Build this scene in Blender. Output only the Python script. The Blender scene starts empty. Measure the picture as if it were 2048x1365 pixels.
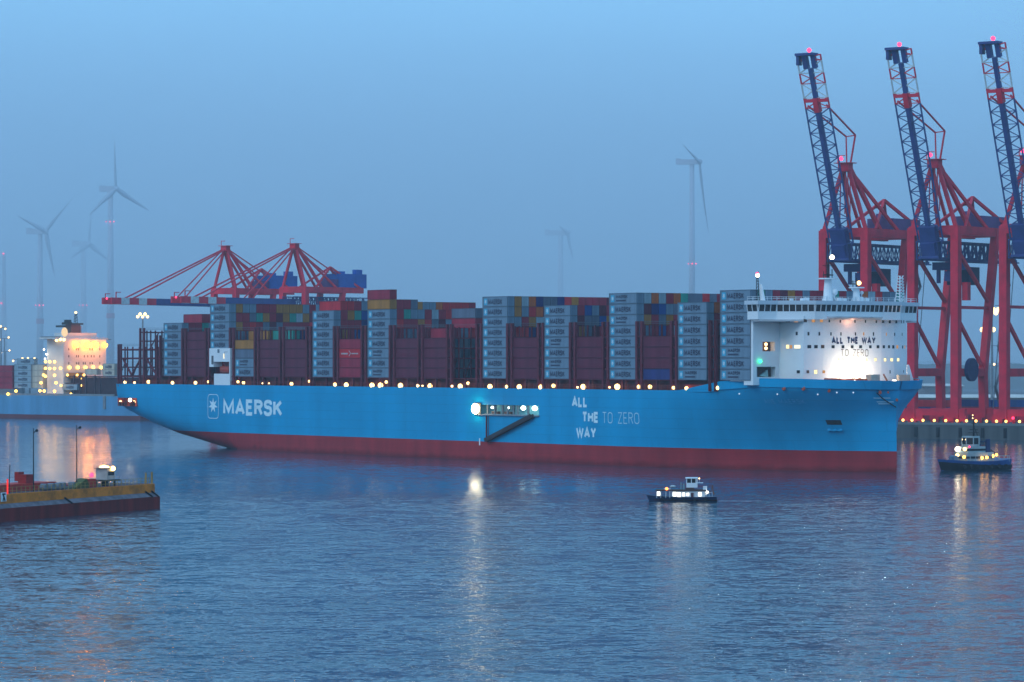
import bpy, bmesh, math, random
from mathutils import Vector, Matrix
R = math.radians
rnd = random.Random(7)
S = bpy.context.scene

# ------------------------------------------------------------------ camera
F, UC, V0, CH = 6600.0, 1024.0, 720.5, 28.4      # focal length and horizon in photo pixels, eye height in metres
cd = bpy.data.cameras.new("camera")
cam = bpy.data.objects.new("camera", cd); S.collection.objects.link(cam)
cam.location = (0, 0, CH); cam.rotation_euler = (R(90), 0, 0)
cd.sensor_width = 36; cd.lens = 36 * F / 2048; cd.shift_y = (V0 - 682.5) / 2048
cd.clip_start = 1; cd.clip_end = 30000
S.camera = cam

# ------------------------------------------------------------------ world and light
W = bpy.data.worlds.new("World"); S.world = W; W.use_nodes = True
wn, wl = W.node_tree.nodes, W.node_tree.links
wn.clear()
def nd(nt, typ, **kw):
    n = nt.nodes.new(typ)
    for k, v in kw.items(): setattr(n, k, v)
    return n
wo = nd(W.node_tree, "ShaderNodeOutputWorld")
sky = nd(W.node_tree, "ShaderNodeTexSky"); sky.sky_type = 'NISHITA'; sky.sun_disc = False
sky.sun_elevation = R(6); sky.sun_rotation = R(200); sky.ozone_density = 4; sky.dust_density = 1.5
b1 = nd(W.node_tree, "ShaderNodeBackground"); b1.inputs[1].default_value = 0.022
wl.new(sky.outputs[0], b1.inputs[0])
tc = nd(W.node_tree, "ShaderNodeTexCoord"); sx = nd(W.node_tree, "ShaderNodeSeparateXYZ")
wl.new(tc.outputs["Generated"], sx.inputs[0])
rp = nd(W.node_tree, "ShaderNodeValToRGB")
e = rp.color_ramp.elements
e[0].position = 0.0; e[0].color = (.205, .40, .66, 1)
e[1].position = 1.0; e[1].color = (.32, .66, 1.08, 1)
m = rp.color_ramp.elements.new(.06); m.color = (.20, .45, .78, 1)
m = rp.color_ramp.elements.new(.12); m.color = (.235, .56, .92, 1)
m = rp.color_ramp.elements.new(.35); m.color = (.26, .60, .98, 1)
wl.new(sx.outputs[2], rp.inputs[0])
b2 = nd(W.node_tree, "ShaderNodeBackground"); b2.inputs[1].default_value = 1.10
wm = nd(W.node_tree, "ShaderNodeMapping"); wm.inputs["Scale"].default_value = (2.2, 2.2, 9); wl.new(tc.outputs["Generated"], wm.inputs[0])
wz = nd(W.node_tree, "ShaderNodeTexNoise"); wz.inputs["Scale"].default_value = 1.4; wz.inputs["Detail"].default_value = 4; wl.new(wm.outputs[0], wz.inputs["Vector"])
wr = nd(W.node_tree, "ShaderNodeMapRange"); wr.inputs[1].default_value = .3; wr.inputs[2].default_value = .7; wr.inputs[3].default_value = .93; wr.inputs[4].default_value = 1.07; wl.new(wz.outputs["Fac"], wr.inputs[0])
wv = nd(W.node_tree, "ShaderNodeVectorMath", operation='SCALE'); wl.new(rp.outputs[0], wv.inputs[0]); wl.new(wr.outputs[0], wv.inputs["Scale"])
wl.new(wv.outputs[0], b2.inputs[0])
ad = nd(W.node_tree, "ShaderNodeAddShader")
wl.new(b1.outputs[0], ad.inputs[0]); wl.new(b2.outputs[0], ad.inputs[1]); wl.new(ad.outputs[0], wo.inputs[0])
sd = bpy.data.lights.new("sun", 'SUN'); sd.energy = 0.9; sd.angle = R(25); sd.color = (.80, .92, 1)
so = bpy.data.objects.new("sun", sd); S.collection.objects.link(so)
so.rotation_euler = (R(55), 0, R(-50))
S.view_settings.view_transform = 'Standard'; S.view_settings.look = 'None'
S.view_settings.exposure = 0; S.view_settings.gamma = 1; S.view_settings.use_curve_mapping = False
cy = S.cycles
cy.max_bounces = 6; cy.diffuse_bounces = 2; cy.glossy_bounces = 3; cy.transmission_bounces = 2; cy.volume_bounces = 1
cy.caustics_reflective = False; cy.caustics_refractive = False
cy.sample_clamp_indirect = 4; cy.sample_clamp_direct = 0
cy.use_denoising = True

# ------------------------------------------------------------------ helpers
def link(o): S.collection.objects.link(o); return o
def tag(o, label=None, cat=None, group=None, kind=None):
    if label: o['label'] = label
    if cat: o['category'] = cat
    if group: o['group'] = group
    if kind: o['kind'] = kind
    return o
def empty(name, loc=(0, 0, 0), rz=0.0, **kw):
    o = link(bpy.data.objects.new(name, None)); o.location = loc; o.rotation_euler = (0, 0, rz)
    o.empty_display_size = 1
    return tag(o, **kw)
def at(u, v, Y): return Vector(((u - UC) / F * Y, Y, CH - (v - V0) / F * Y))
def ywater(v): return CH * F / (v - V0)

class MB:
    "collects shapes and links them as one mesh object"
    def __init__(s): s.v, s.f, s.m = [], [], []
    def add(s, vs, fs, mi=0):
        k = len(s.v); s.v += [tuple(p) for p in vs]
        s.f += [tuple(i + k for i in q) for q in fs]; s.m += [mi] * len(fs)
    def box(s, c, d, mi=0, M=None):
        x, y, z = (i / 2 for i in d)
        vs = [Vector((a * x, b * y, g * z)) for a in (-1, 1) for b in (-1, 1) for g in (-1, 1)]
        if M is not None: vs = [M @ p for p in vs]
        vs = [p + Vector(c) for p in vs]
        s.add(vs, [(0, 1, 3, 2), (4, 6, 7, 5), (0, 4, 5, 1), (2, 3, 7, 6), (0, 2, 6, 4), (1, 5, 7, 3)], mi)
    def b2(s, lo, hi, mi=0):
        s.box([(a + b) / 2 for a, b in zip(lo, hi)], [abs(b - a) for a, b in zip(lo, hi)], mi)
    def bar(s, p, q, w, h=None, mi=0):
        p, q = Vector(p), Vector(q); d = q - p; L = d.length
        if L < 1e-6: return
        M = d.to_track_quat('X', 'Z').to_matrix()
        s.box((p + q) / 2, (L, w, h or w), mi, M)
    def tube(s, p, q, r0, r1=None, n=10, mi=0, caps=True):
        p, q = Vector(p), Vector(q); r1 = r0 if r1 is None else r1
        M = (q - p).to_track_quat('Z', 'Y').to_matrix()
        vs = []
        for c, r in ((p, r0), (q, r1)):
            for i in range(n):
                a = 2 * math.pi * i / n
                vs.append(c + M @ Vector((r * math.cos(a), r * math.sin(a), 0)))
        fs = [(i, (i + 1) % n, n + (i + 1) % n, n + i) for i in range(n)]
        if caps: fs += [tuple(range(n))[::-1], tuple(range(n, 2 * n))]
        s.add(vs, fs, mi)
    def ball(s, c, r, mi=0, n=8, m=6, sc=(1, 1, 1)):
        vs, fs = [Vector((0, 0, r))], []
        for j in range(1, m):
            t = math.pi * j / m
            for i in range(n):
                a = 2 * math.pi * i / n
                vs.append(Vector((r * math.sin(t) * math.cos(a), r * math.sin(t) * math.sin(a), r * math.cos(t))))
        vs.append(Vector((0, 0, -r)))
        for i in range(n):
            fs.append((0, 1 + i, 1 + (i + 1) % n))
            for j in range(m - 2):
                a = 1 + j * n + i; b = 1 + j * n + (i + 1) % n
                fs.append((a, a + n, b + n, b))
            fs.append((1 + (m - 2) * n + i, len(vs) - 1, 1 + (m - 2) * n + (i + 1) % n))
        s.add([Vector((p.x * sc[0], p.y * sc[1], p.z * sc[2])) + Vector(c) for p in vs], fs, mi)
    def prism(s, poly, ax, a, b, mi=0):
        "poly extruded along axis ax from a to b; poly holds the other two coordinates in order"
        n = len(poly); vs = []
        for w in (a, b):
            for p in poly:
                l = list(p); l.insert(ax, w); vs.append(l)
        fs = [(i, (i + 1) % n, n + (i + 1) % n, n + i) for i in range(n)] + [tuple(range(n))[::-1], tuple(range(n, 2 * n))]
        s.add(vs, fs, mi)
    def build(s, name, mats, parent=None, smooth=False, loc=None, recalc=True):
        me = bpy.data.meshes.new(name); me.from_pydata(s.v, [], s.f)
        for m_ in (mats if isinstance(mats, (list, tuple)) else [mats]): me.materials.append(m_)
        me.polygons.foreach_set("material_index", s.m)
        if recalc:
            bm = bmesh.new(); bm.from_mesh(me); bmesh.ops.recalc_face_normals(bm, faces=bm.faces); bm.to_mesh(me); bm.free()
        if smooth: me.polygons.foreach_set("use_smooth", [True] * len(me.polygons))
        me.update()
        o = link(bpy.data.objects.new(name, me))
        if parent: o.parent = parent
        if loc is not None: o.location = loc
        return o
def copy_tree(o, parent=None):
    c = o.copy(); link(c)
    if parent: c.parent = parent
    for ch in list(o.children): copy_tree(ch, c)
    return c

# ------------------------------------------------------------------ materials
MATS = {}
def mat(name, col, rough=.55, metal=0., var=.12, scale=.6, dirt=None, streak=False, spec=.22):
    "painted or plain surface whose colour varies a little with procedural wear"
    if name in MATS: return MATS[name]
    m_ = bpy.data.materials.new(name); m_.use_nodes = True; nt = m_.node_tree
    p = nt.nodes["Principled BSDF"]; p.inputs["Roughness"].default_value = rough; p.inputs["Metallic"].default_value = metal; p.inputs["Specular IOR Level"].default_value = spec
    t = nd(nt, "ShaderNodeTexCoord"); mp = nd(nt, "ShaderNodeMapping")
    mp.inputs["Scale"].default_value = (scale, scale, scale * (.12 if streak else 1))
    nt.links.new(t.outputs["Object"], mp.inputs[0])
    n = nd(nt, "ShaderNodeTexNoise"); n.inputs["Scale"].default_value = 1; n.inputs["Detail"].default_value = 5
    nt.links.new(mp.outputs[0], n.inputs["Vector"])
    r_ = nd(nt, "ShaderNodeValToRGB")
    d = dirt or tuple(c * (1 - 2.2 * var) for c in col)
    r_.color_ramp.elements[0].position = .28; r_.color_ramp.elements[0].color = (*d, 1)
    r_.color_ramp.elements[1].position = .62; r_.color_ramp.elements[1].color = (*[min(1, c * (1 + var * .5)) for c in col], 1)
    nt.links.new(n.outputs["Fac"], r_.inputs[0]); nt.links.new(r_.outputs[0], p.inputs["Base Color"])
    MATS[name] = m_; return m_
def glow(name, col, s):
    if name in MATS: return MATS[name]
    m_ = bpy.data.materials.new(name); m_.use_nodes = True; nt = m_.node_tree; nt.nodes.clear()
    o = nd(nt, "ShaderNodeOutputMaterial"); e_ = nd(nt, "ShaderNodeEmission")
    e_.inputs[0].default_value = (*col, 1); e_.inputs[1].default_value = s
    nt.links.new(e_.outputs[0], o.inputs[0]); MATS[name] = m_; return m_

blue_hull = mat("blue_hull_paint", (.0, .325, .59), .45, scale=.11, var=.07, streak=True, spec=.08)
boot = mat("boot_red", (.37, .022, .026), .6, scale=.15, var=.14, streak=True)
def seams(m_, amt):
    nt = m_.node_tree; p = nt.nodes["Principled BSDF"]; src = p.inputs["Base Color"].links[0].from_socket
    t = nd(nt, "ShaderNodeTexCoord"); sp = nd(nt, "ShaderNodeSeparateXYZ"); cb = nd(nt, "ShaderNodeCombineXYZ")
    nt.links.new(t.outputs["Object"], sp.inputs[0]); nt.links.new(sp.outputs[0], cb.inputs[0]); nt.links.new(sp.outputs[2], cb.inputs[1])
    br = nd(nt, "ShaderNodeTexBrick"); br.inputs["Scale"].default_value = 1; br.inputs["Brick Width"].default_value = 11; br.inputs["Row Height"].default_value = 2.6; br.inputs["Mortar Size"].default_value = .09
    br.inputs["Color1"].default_value = (1, 1, 1, 1); br.inputs["Color2"].default_value = (.94, .95, .96, 1); br.inputs["Mortar"].default_value = (amt, amt, amt, 1)
    nt.links.new(cb.outputs[0], br.inputs["Vector"])
    mx = nd(nt, "ShaderNodeMix", data_type='RGBA', blend_type='MULTIPLY'); mx.inputs[0].default_value = 1
    nt.links.new(src, mx.inputs[6]); nt.links.new(br.outputs[0], mx.inputs[7])
    # dark tide stain with a ragged edge just above the water
    n = nd(nt, "ShaderNodeTexNoise"); n.inputs["Scale"].default_value = .25; n.inputs["Detail"].default_value = 6; nt.links.new(t.outputs["Object"], n.inputs["Vector"])
    ma = nd(nt, "ShaderNodeMath", operation='MULTIPLY_ADD'); ma.inputs[1].default_value = -3.2; nt.links.new(n.outputs["Fac"], ma.inputs[0]); nt.links.new(sp.outputs[2], ma.inputs[2])
    mr = nd(nt, "ShaderNodeMapRange"); mr.inputs[1].default_value = -1.2; mr.inputs[2].default_value = .1; mr.inputs[3].default_value = .55; mr.inputs[4].default_value = 1; nt.links.new(ma.outputs[0], mr.inputs[0])
    m2 = nd(nt, "ShaderNodeVectorMath", operation='SCALE'); nt.links.new(mx.outputs[2], m2.inputs[0]); nt.links.new(mr.outputs[0], m2.inputs["Scale"])
    nt.links.new(m2.outputs[0], p.inputs["Base Color"])
seams(blue_hull, .86); seams(boot, .88)
deck_red = mat("deck_red", (.30, .03, .025), .7, scale=.4)
steel_dark = mat("lashing_steel", (.15, .016, .028), .6, scale=.8)
white = mat("white_paint", (.78, .80, .82), .4, scale=.2, var=.03)
white_txt = mat("pale_lettering", (.68, .84, .90), .5, scale=.5, var=.06)
thin_txt = mat("thin_lettering", (.44, .70, .82), .5, scale=.5, var=.06)
name_txt = mat("faint_lettering", (.06, .43, .72), .5, scale=.5, var=.05)
navy_txt = mat("navy_lettering", (.012, .025, .09), .5, scale=.5)
grey_txt = mat("grey_lettering", (.16, .13, .12), .5, scale=.5)
black = mat("black_steel", (.012, .012, .014), .5)
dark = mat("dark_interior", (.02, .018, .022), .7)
glass = mat("dark_glass", (.012, .016, .022), .08, var=.05)
grey_steel = mat("grey_steel", (.22, .24, .26), .55, scale=.6)
conc = mat("quay_concrete", (.10, .105, .105), .85, scale=.25, var=.2, streak=True)
asphalt = mat("terminal_asphalt", (.06, .06, .065), .9, scale=.05)
orange = mat("orange_paint", (.55, .09, .02), .5, scale=.6)
crane_red = mat("crane_red", (.68, .012, .04), .5, scale=.25, var=.12)
crane_blue = mat("crane_blue", (.035, .055, .20), .5, scale=.25, var=.12)
crane_white = mat("crane_white", (.6, .62, .62), .5)
crane_purple = mat("machine_house_blue", (.12, .04, .16), .5, scale=.3)
far_white = mat("turbine_white", (.45, .45, .52), .6, var=.02, spec=.05)
far_red = mat("turbine_red", (.45, .05, .09), .5, var=.02)
ochre = mat("ochre_paint", (.74, .19, .004), .55, scale=.5, var=.2)
barge_hull = mat("barge_hull_brown", (.20, .016, .012), .8, scale=.4, var=.25, streak=True)
barge_red = mat("barge_red", (.5, .03, .014), .6, scale=.5, var=.2)
L_warm = glow("lamp_warm", (1, .64, .24), 4.5)
L_white = glow("lamp_white", (1, .88, .66), 9)
L_flood = glow("lamp_flood", (1, .84, .52), 26)
L_orange = glow("lamp_orange", (1, .45, .07), 7)
L_amber = glow("lamp_yellow", (1, .56, .10), 5.5)
L_quay = glow("lamp_quay", (1, .52, .13), 4.5)
L_small = glow("lamp_small", (1, .62, .28), 5)
L_red = glow("lamp_red", (1, .03, .10), 4.5)
L_green = glow("lamp_green", (.02, 1, .3), 6)
L_cold = glow("lamp_cold", (.75, 1, .97), 7)
W_lit = glow("window_lit", (1, .78, .36), 1.7)
W_pale = glow("window_pale", (1, .9, .62), 1.5)
W_amber = glow("window_amber", (1, .48, .16), .55)

# ------------------------------------------------------------------ stroke lettering
def arc(cx, cy, rx, ry, a0, a1, n=5):
    return [(cx + rx * math.cos(R(a0 + (a1 - a0) * i / n)), cy + ry * math.sin(R(a0 + (a1 - a0) * i / n))) for i in range(n + 1)]
RO = arc(.32, .78, .32, .22, 0, 180) + arc(.32, .22, .32, .22, 180, 360)
GL = {  # letter: (width, [(points, closed)])
 'A': (.72, [([(0, 0), (.36, 1), (.72, 0)], 0), ([(.16, .31), (.56, .31)], 0)]),
 'L': (.46, [([(0, 1), (0, 0), (.46, 0)], 0)]),
 'T': (.58, [([(0, 1), (.58, 1)], 0), ([(.29, .98), (.29, 0)], 0)]),
 'H': (.58, [([(0, 0), (0, 1)], 0), ([(.58, 0), (.58, 1)], 0), ([(0, .52), (.58, .52)], 0)]),
 'E': (.48, [([(.48, 1), (0, 1), (0, 0), (.48, 0)], 0), ([(0, .52), (.42, .52)], 0)]),
 'W': (1.0, [([(0, 1), (.25, 0), (.5, .9), (.75, 0), (1, 1)], 0)]),
 'Y': (.66, [([(0, 1), (.33, .45), (.66, 1)], 0), ([(.33, .45), (.33, 0)], 0)]),
 'O': (.64, [(RO, 1)]),
 'Z': (.56, [([(0, 1), (.56, 1), (0, 0), (.56, 0)], 0)]),
 'R': (.58, [([(0, 0), (0, 1)] + arc(.34, .77, .24, .23, 90, -90) + [(0, .54)], 0), ([(.30, .54), (.58, 0)], 0)]),
 'M': (.84, [([(0, 0), (0, 1), (.42, .18), (.84, 1), (.84, 0)], 0)]),
 'S': (.56, [([(.56, .76)] + arc(.36, .82, .20, .18, 0, 90, 3)[1:] + arc(.2, .77, .2, .23, 90, 270, 4) + arc(.36, .27, .2, .27, 90, -90, 4) + arc(.2, .18, .2, .18, 270, 180, 3) + [(0, .24)], 0)]),
 'K': (.62, [([(0, 0), (0, 1)], 0), ([(.6, 1), (.04, .44)], 0), ([(.2, .60), (.62, 0)], 0)]),
 'N': (.60, [([(0, 0), (0, 1), (.6, 0), (.6, 1)], 0)]),
 ' ': (.34, []),
}
def ribbon(pts, closed, w):
    n = len(pts); P = [Vector(p) for p in pts]; out = []
    for i in range(n):
        a = P[i - 1] if (i > 0 or closed) else None
        c = P[(i + 1) % n] if (i < n - 1 or closed) else None
        d1 = (P[i] - a).normalized() if a is not None else (c - P[i]).normalized()
        d2 = (c - P[i]).normalized() if c is not None else d1
        n1, n2 = Vector((-d1.y, d1.x)), Vector((-d2.y, d2.x))
        mm = (n1 + n2); mm = mm.normalized() if mm.length > 1e-4 else n1
        k = min(1 / max(mm.dot(n1), .25), 1.8)
        out.append((P[i] + mm * k * w / 2, P[i] - mm * k * w / 2))
    return out
def text_mesh(mb, s, fn, x0, x1, y0, y1, wt, gap=.2, mi=0):
    "letters of s drawn as strokes in the rectangle; fn(x, y, k) gives the 3-D point, k a small lift per stroke"
    adv = sum(GL[c][0] for c in s) + (gap + wt) * (len(s) - 1) + wt
    sc = (x1 - x0) / adv; h = y1 - y0; x = wt / 2; k = 0
    for c in s:
        w, st = GL[c]
        for pts, cl in st:
            q = ribbon([(x + p[0], wt / 2 + p[1] * (1 - wt)) for p in pts], cl, wt)
            # keep the stroke weight even when the letter is squeezed
            vs = []
            for a, b in q:
                for p in (a, b): vs.append(fn(x0 + p.x * sc, y0 + p.y * h, k % 3))
            n = len(q); fs = [(2 * i, 2 * i + 1, (2 * i + 3) % (2 * n), (2 * i + 2) % (2 * n)) for i in range(n if cl else n - 1)]
            mb.add(vs, fs, mi); k += 1
        x += w + gap + wt
def star_mesh(mb, fn, cx, cy, rx, ry, n=7, inner=.42, mi=0):
    vs = [fn(cx, cy, 0)]
    for i in range(2 * n):
        a = math.pi / 2 + math.pi * i / n; k = 1 if i % 2 == 0 else inner
        vs.append(fn(cx + rx * k * math.cos(a), cy + ry * k * math.sin(a), 0))
    mb.add(vs, [(0, 1 + i, 1 + (i + 1) % (2 * n)) for i in range(2 * n)], mi)

# ------------------------------------------------------------------ setting: water, quays, land
def water_material():
    m_ = bpy.data.materials.new("river_water"); m_.use_nodes = True; nt = m_.node_tree
    p = nt.nodes["Principled BSDF"]
    p.inputs["Base Color"].default_value = (.012, .05, .085, 1); p.inputs["Roughness"].default_value = .09; p.inputs["IOR"].default_value = 1.333
    g = nd(nt, "ShaderNodeTexCoord")
    acc = None
    def layer(sx_, sy_, amp, det, rot):
        nonlocal acc
        mp = nd(nt, "ShaderNodeMapping"); mp.inputs["Scale"].default_value = (sx_, sy_, 1); mp.inputs["Rotation"].default_value = (0, 0, R(rot))
        nt.links.new(g.outputs["Object"], mp.inputs[0])
        n = nd(nt, "ShaderNodeTexNoise"); n.inputs["Scale"].default_value = 1; n.inputs["Detail"].default_value = det
        nt.links.new(mp.outputs[0], n.inputs["Vector"])
        a = nd(nt, "ShaderNodeVectorMath", operation='SUBTRACT'); a.inputs[1].default_value = (.5, .5, .5); nt.links.new(n.outputs["Color"], a.inputs[0])
        b = nd(nt, "ShaderNodeVectorMath", operation='MULTIPLY'); b.inputs[1].default_value = (amp * 2.1, amp * .95, 0); nt.links.new(a.outputs[0], b.inputs[0])
        if acc is None: acc = b
        else:
            c = nd(nt, "ShaderNodeVectorMath", operation='ADD'); nt.links.new(acc.outputs[0], c.inputs[0]); nt.links.new(b.outputs[0], c.inputs[1]); acc = c
    layer(.14, .26, .09, 2, 12); layer(.55, .95, .17, 2, -8); layer(1.7, 2.6, .17, 2, 20)
    # calmer and rougher patches
    mp = nd(nt, "ShaderNodeMapping"); mp.inputs["Scale"].default_value = (.006, .02, 1); nt.links.new(g.outputs["Object"], mp.inputs[0])
    n = nd(nt, "ShaderNodeTexNoise"); n.inputs["Scale"].default_value = 1; n.inputs["Detail"].default_value = 3; nt.links.new(mp.outputs[0], n.inputs["Vector"])
    mr = nd(nt, "ShaderNodeMapRange"); mr.inputs[1].default_value = .35; mr.inputs[2].default_value = .65; mr.inputs[3].default_value = .62; mr.inputs[4].default_value = 1.1
    nt.links.new(n.outputs["Fac"], mr.inputs[0])
    sc = nd(nt, "ShaderNodeVectorMath", operation='SCALE'); nt.links.new(acc.outputs[0], sc.inputs[0]); nt.links.new(mr.outputs[0], sc.inputs["Scale"])
    sp = nd(nt, "ShaderNodeSeparateXYZ"); nt.links.new(g.outputs["Object"], sp.inputs[0])
    le = nd(nt, "ShaderNodeMapRange"); le.interpolation_type = 'SMOOTHSTEP'; le.inputs[1].default_value = 540; le.inputs[2].default_value = 740; le.inputs[3].default_value = 6.5; le.inputs[4].default_value = .9
    nt.links.new(sp.outputs[1], le.inputs[0])
    s2 = nd(nt, "ShaderNodeVectorMath", operation='SCALE'); nt.links.new(sc.outputs[0], s2.inputs[0]); nt.links.new(le.outputs[0], s2.inputs["Scale"]); sc = s2
    up = nd(nt, "ShaderNodeVectorMath", operation='ADD'); up.inputs[1].default_value = (0, 0, 1); nt.links.new(sc.outputs[0], up.inputs[0])
    no = nd(nt, "ShaderNodeVectorMath", operation='NORMALIZE'); nt.links.new(up.outputs[0], no.inputs[0])
    nt.links.new(no.outputs[0], p.inputs["Normal"])
    return m_
mb = MB(); mb.add([(-3500, -300, 0), (3500, -300, 0), (3500, 8800, 0), (-3500, 8800, 0)], [(0, 1, 2, 3)])
tag(mb.build("river_water", water_material(), recalc=False), kind="structure")

D1 = Vector((math.cos(R(-36)), math.sin(R(-36)), 0)); N1 = Vector((D1.y, -D1.x, 0))      # quay on the right, N1 points to the water
Q0 = Vector((140.9, 1198, 0))
D2 = Vector((math.cos(R(-41)), math.sin(R(-41)), 0)); N2 = Vector((D2.y, -D2.x, 0))      # quay behind the stern
def qp(s_, back, z=0): return Q0 + D1 * s_ - N1 * back + Vector((0, 0, z))
QZ = 5.4
a_, b_ = qp(900, 0), qp(-330, 0)
c_ = Vector((-60, (1088 - .66 * 60) / .75, 0)); c_ = Vector((-60, 1503, 0)); d_ = c_ - D2 * 900
land = [a_, b_, c_, d_, Vector((-3000, 4200, 0)), Vector((-3000, 8500, 0)), Vector((3000, 8500, 0)), Vector((3000, 800, 0))]
mb = MB(); mb.prism([(p.x, p.y) for p in land], 2, -1, QZ)
tag(mb.build("terminal_ground", asphalt), kind="structure")
# quay walls: concrete facing with coping and piles
def quay_wall(p, q, label):
    r = empty("quay_wall", p, label=label, cat="quay wall")
    d = (q - p); L = d.length; d.normalize(); n = Vector((d.y, -d.x, 0)); k = 1 if n.y < 0 else -1; n *= k
    M = Matrix((d, n, Vector((0, 0, 1)))).transposed()
    w = MB(); w.box(d * L / 2 + n * .35 + Vector((0, 0, 1.9)), (L, .6, 5.8), 0, M); w.build("wall", conc, r)
    w = MB(); w.box(d * L / 2 + n * .25 + Vector((0, 0, QZ + .0)), (L, 1.1, .9), 0, M); w.build("coping", mat("coping_concrete", (.17, .18, .18), .85, scale=.4), r)
    w = MB()
    for i in range(int(L / 9)):
        w.box(d * (4 + i * 9) + n * .95 + Vector((0, 0, 2.4)), (1.1, .5, 3.6), 0, M)
    w.build("fenders", black, r)
    return r
quay_wall(qp(-330, 0), qp(220, 0), "dark concrete quay wall with fenders below the red gantry cranes at the right")
quay_wall(c_ - D2 * 420, c_, "quay wall hidden behind the moored pale blue ship at the left")
# far rising land and tree belts seen through the cranes
def ridge(name, pts, Y, depth, m_, kind="structure", **kw):
    w = MB(); n = len(pts)
    vs = [at(u, v, Y) for u, v in pts]; base = [Vector((p.x, p.y, QZ - .5)) for p in vs]
    vb = [p + Vector((0, depth, 0)) for p in base]
    fs = []
    for i in range(n - 1): fs += [(i, i + 1, n + i + 1, n + i), (i, 2 * n + i, 2 * n + i + 1, i + 1)]
    w.add(vs + base + vb, fs); o = w.build(name, m_, smooth=True); tag(o, kind=kind, **kw); return o
r2 = random.Random(3)
def rough_line(u0, u1, v, amp, step):
    out = []; u = u0; y = v
    while u <= u1: y += r2.uniform(-amp, amp); y += (v - y) * .2; out.append((u, y)); u += step
    return out
wood = mat("far_trees", (.035, .045, .03), .9, scale=.05)
ridge("hills", rough_line(-300, 2400, 714, 1.6, 14), 7000, 900, wood)
ridge("far_woods", rough_line(-200, 2300, 722, 2.2, 6), 4300, 200, wood, kind="stuff")
ridge("tree_belt", rough_line(1500, 2300, 729, 2.0, 5), 2600, 60, wood, kind="stuff")

# ------------------------------------------------------------------ the big blue ship
CA, SA = math.cos(.949881), math.sin(.949881)
SX, SY, BM = -133.613, 1110.637, 53.5
SHIP_RZ = -.949881
def wp(t, b, z=0): return Vector((SX + t * CA + b * SA, SY - t * SA + b * CA, z))
def on_b(u, v, b=0):
    k = (u - UC) / F; x0, y0 = SX + b * SA, SY + b * CA
    t = (k * y0 - x0) / (CA + k * SA)
    return t, CH - (v - V0) * (y0 - t * SA) / F
def on_t(u, v, t):
    k = (u - UC) / F; b = (k * (SY - t * SA) - (SX + t * CA)) / (SA - k * CA)
    return b, CH - (v - V0) * (SY - t * SA + b * CA) / F
def tab(x, T):
    if x <= T[0][0]: return T[0][1]
    for (a, p), (b, q) in zip(T, T[1:]):
        if x <= b: return p + (q - p) * (x - a) / (b - a)
    return T[-1][1]
STEM = [(0, 359.3), (5.3, 359.4), (11.6, 359.2), (15, 358.6), (16, 359.5), (17.5, 359.8), (19, 360.3), (21, 360.3), (22.3, 360.9), (24, 360.9)]
def zbot(t): return tab(t, [(0, 10.4), (6, 9.0), (13.5, 7.2), (30, 4.1), (49.5, 1.5), (62, -.2), (80, -3), (400, -3)])
def ztop(t): return tab(t, [(0, 20.46), (304, 20.46), (308, 20.9), (321, 22.9), (334, 23.7), (345, 23.6), (364, 23.0), (370, 23.0)])
def hb_bow(s, z):
    w = min(max(z / 21, 0), 1) ** 2.2; p = 2.2 + 3.2 * w; q = 1 - .38 * w
    return BM / 2 * max(1 - s ** p, 0) ** q
def hull_pt(t, z, off=0.):
    "starboard hull surface at station t and height z, pushed out by off"
    def P(t, z):
        if t < 262: return Vector((t, 0, z))
        s = (t - 262) / (tab(z, STEM) - 262); return Vector((t, BM / 2 - hb_bow(min(s, .999), z), z))
    p = P(t, z)
    if t < 262: return p + Vector((0, -off, 0))
    n = (P(t + .3, z) - P(t - .3, z)).cross(P(t, z + .3) - P(t, z - .3)).normalized()
    if n.y > 0: n = -n
    return p + n * off
ship = empty("container_ship", (SX, SY, 0), SHIP_RZ,
             label="huge light blue container ship with white bridge at the bow and red waterline", cat="container ship")
OZ0, OZ1 = 13.0, 15.75          # openings in the side
to0, to1 = on_b(961, 820)[0], on_b(1078, 820)[0]
ts0, ts1 = on_b(235.5, 803)[0], on_b(273, 803)[0]
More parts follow.
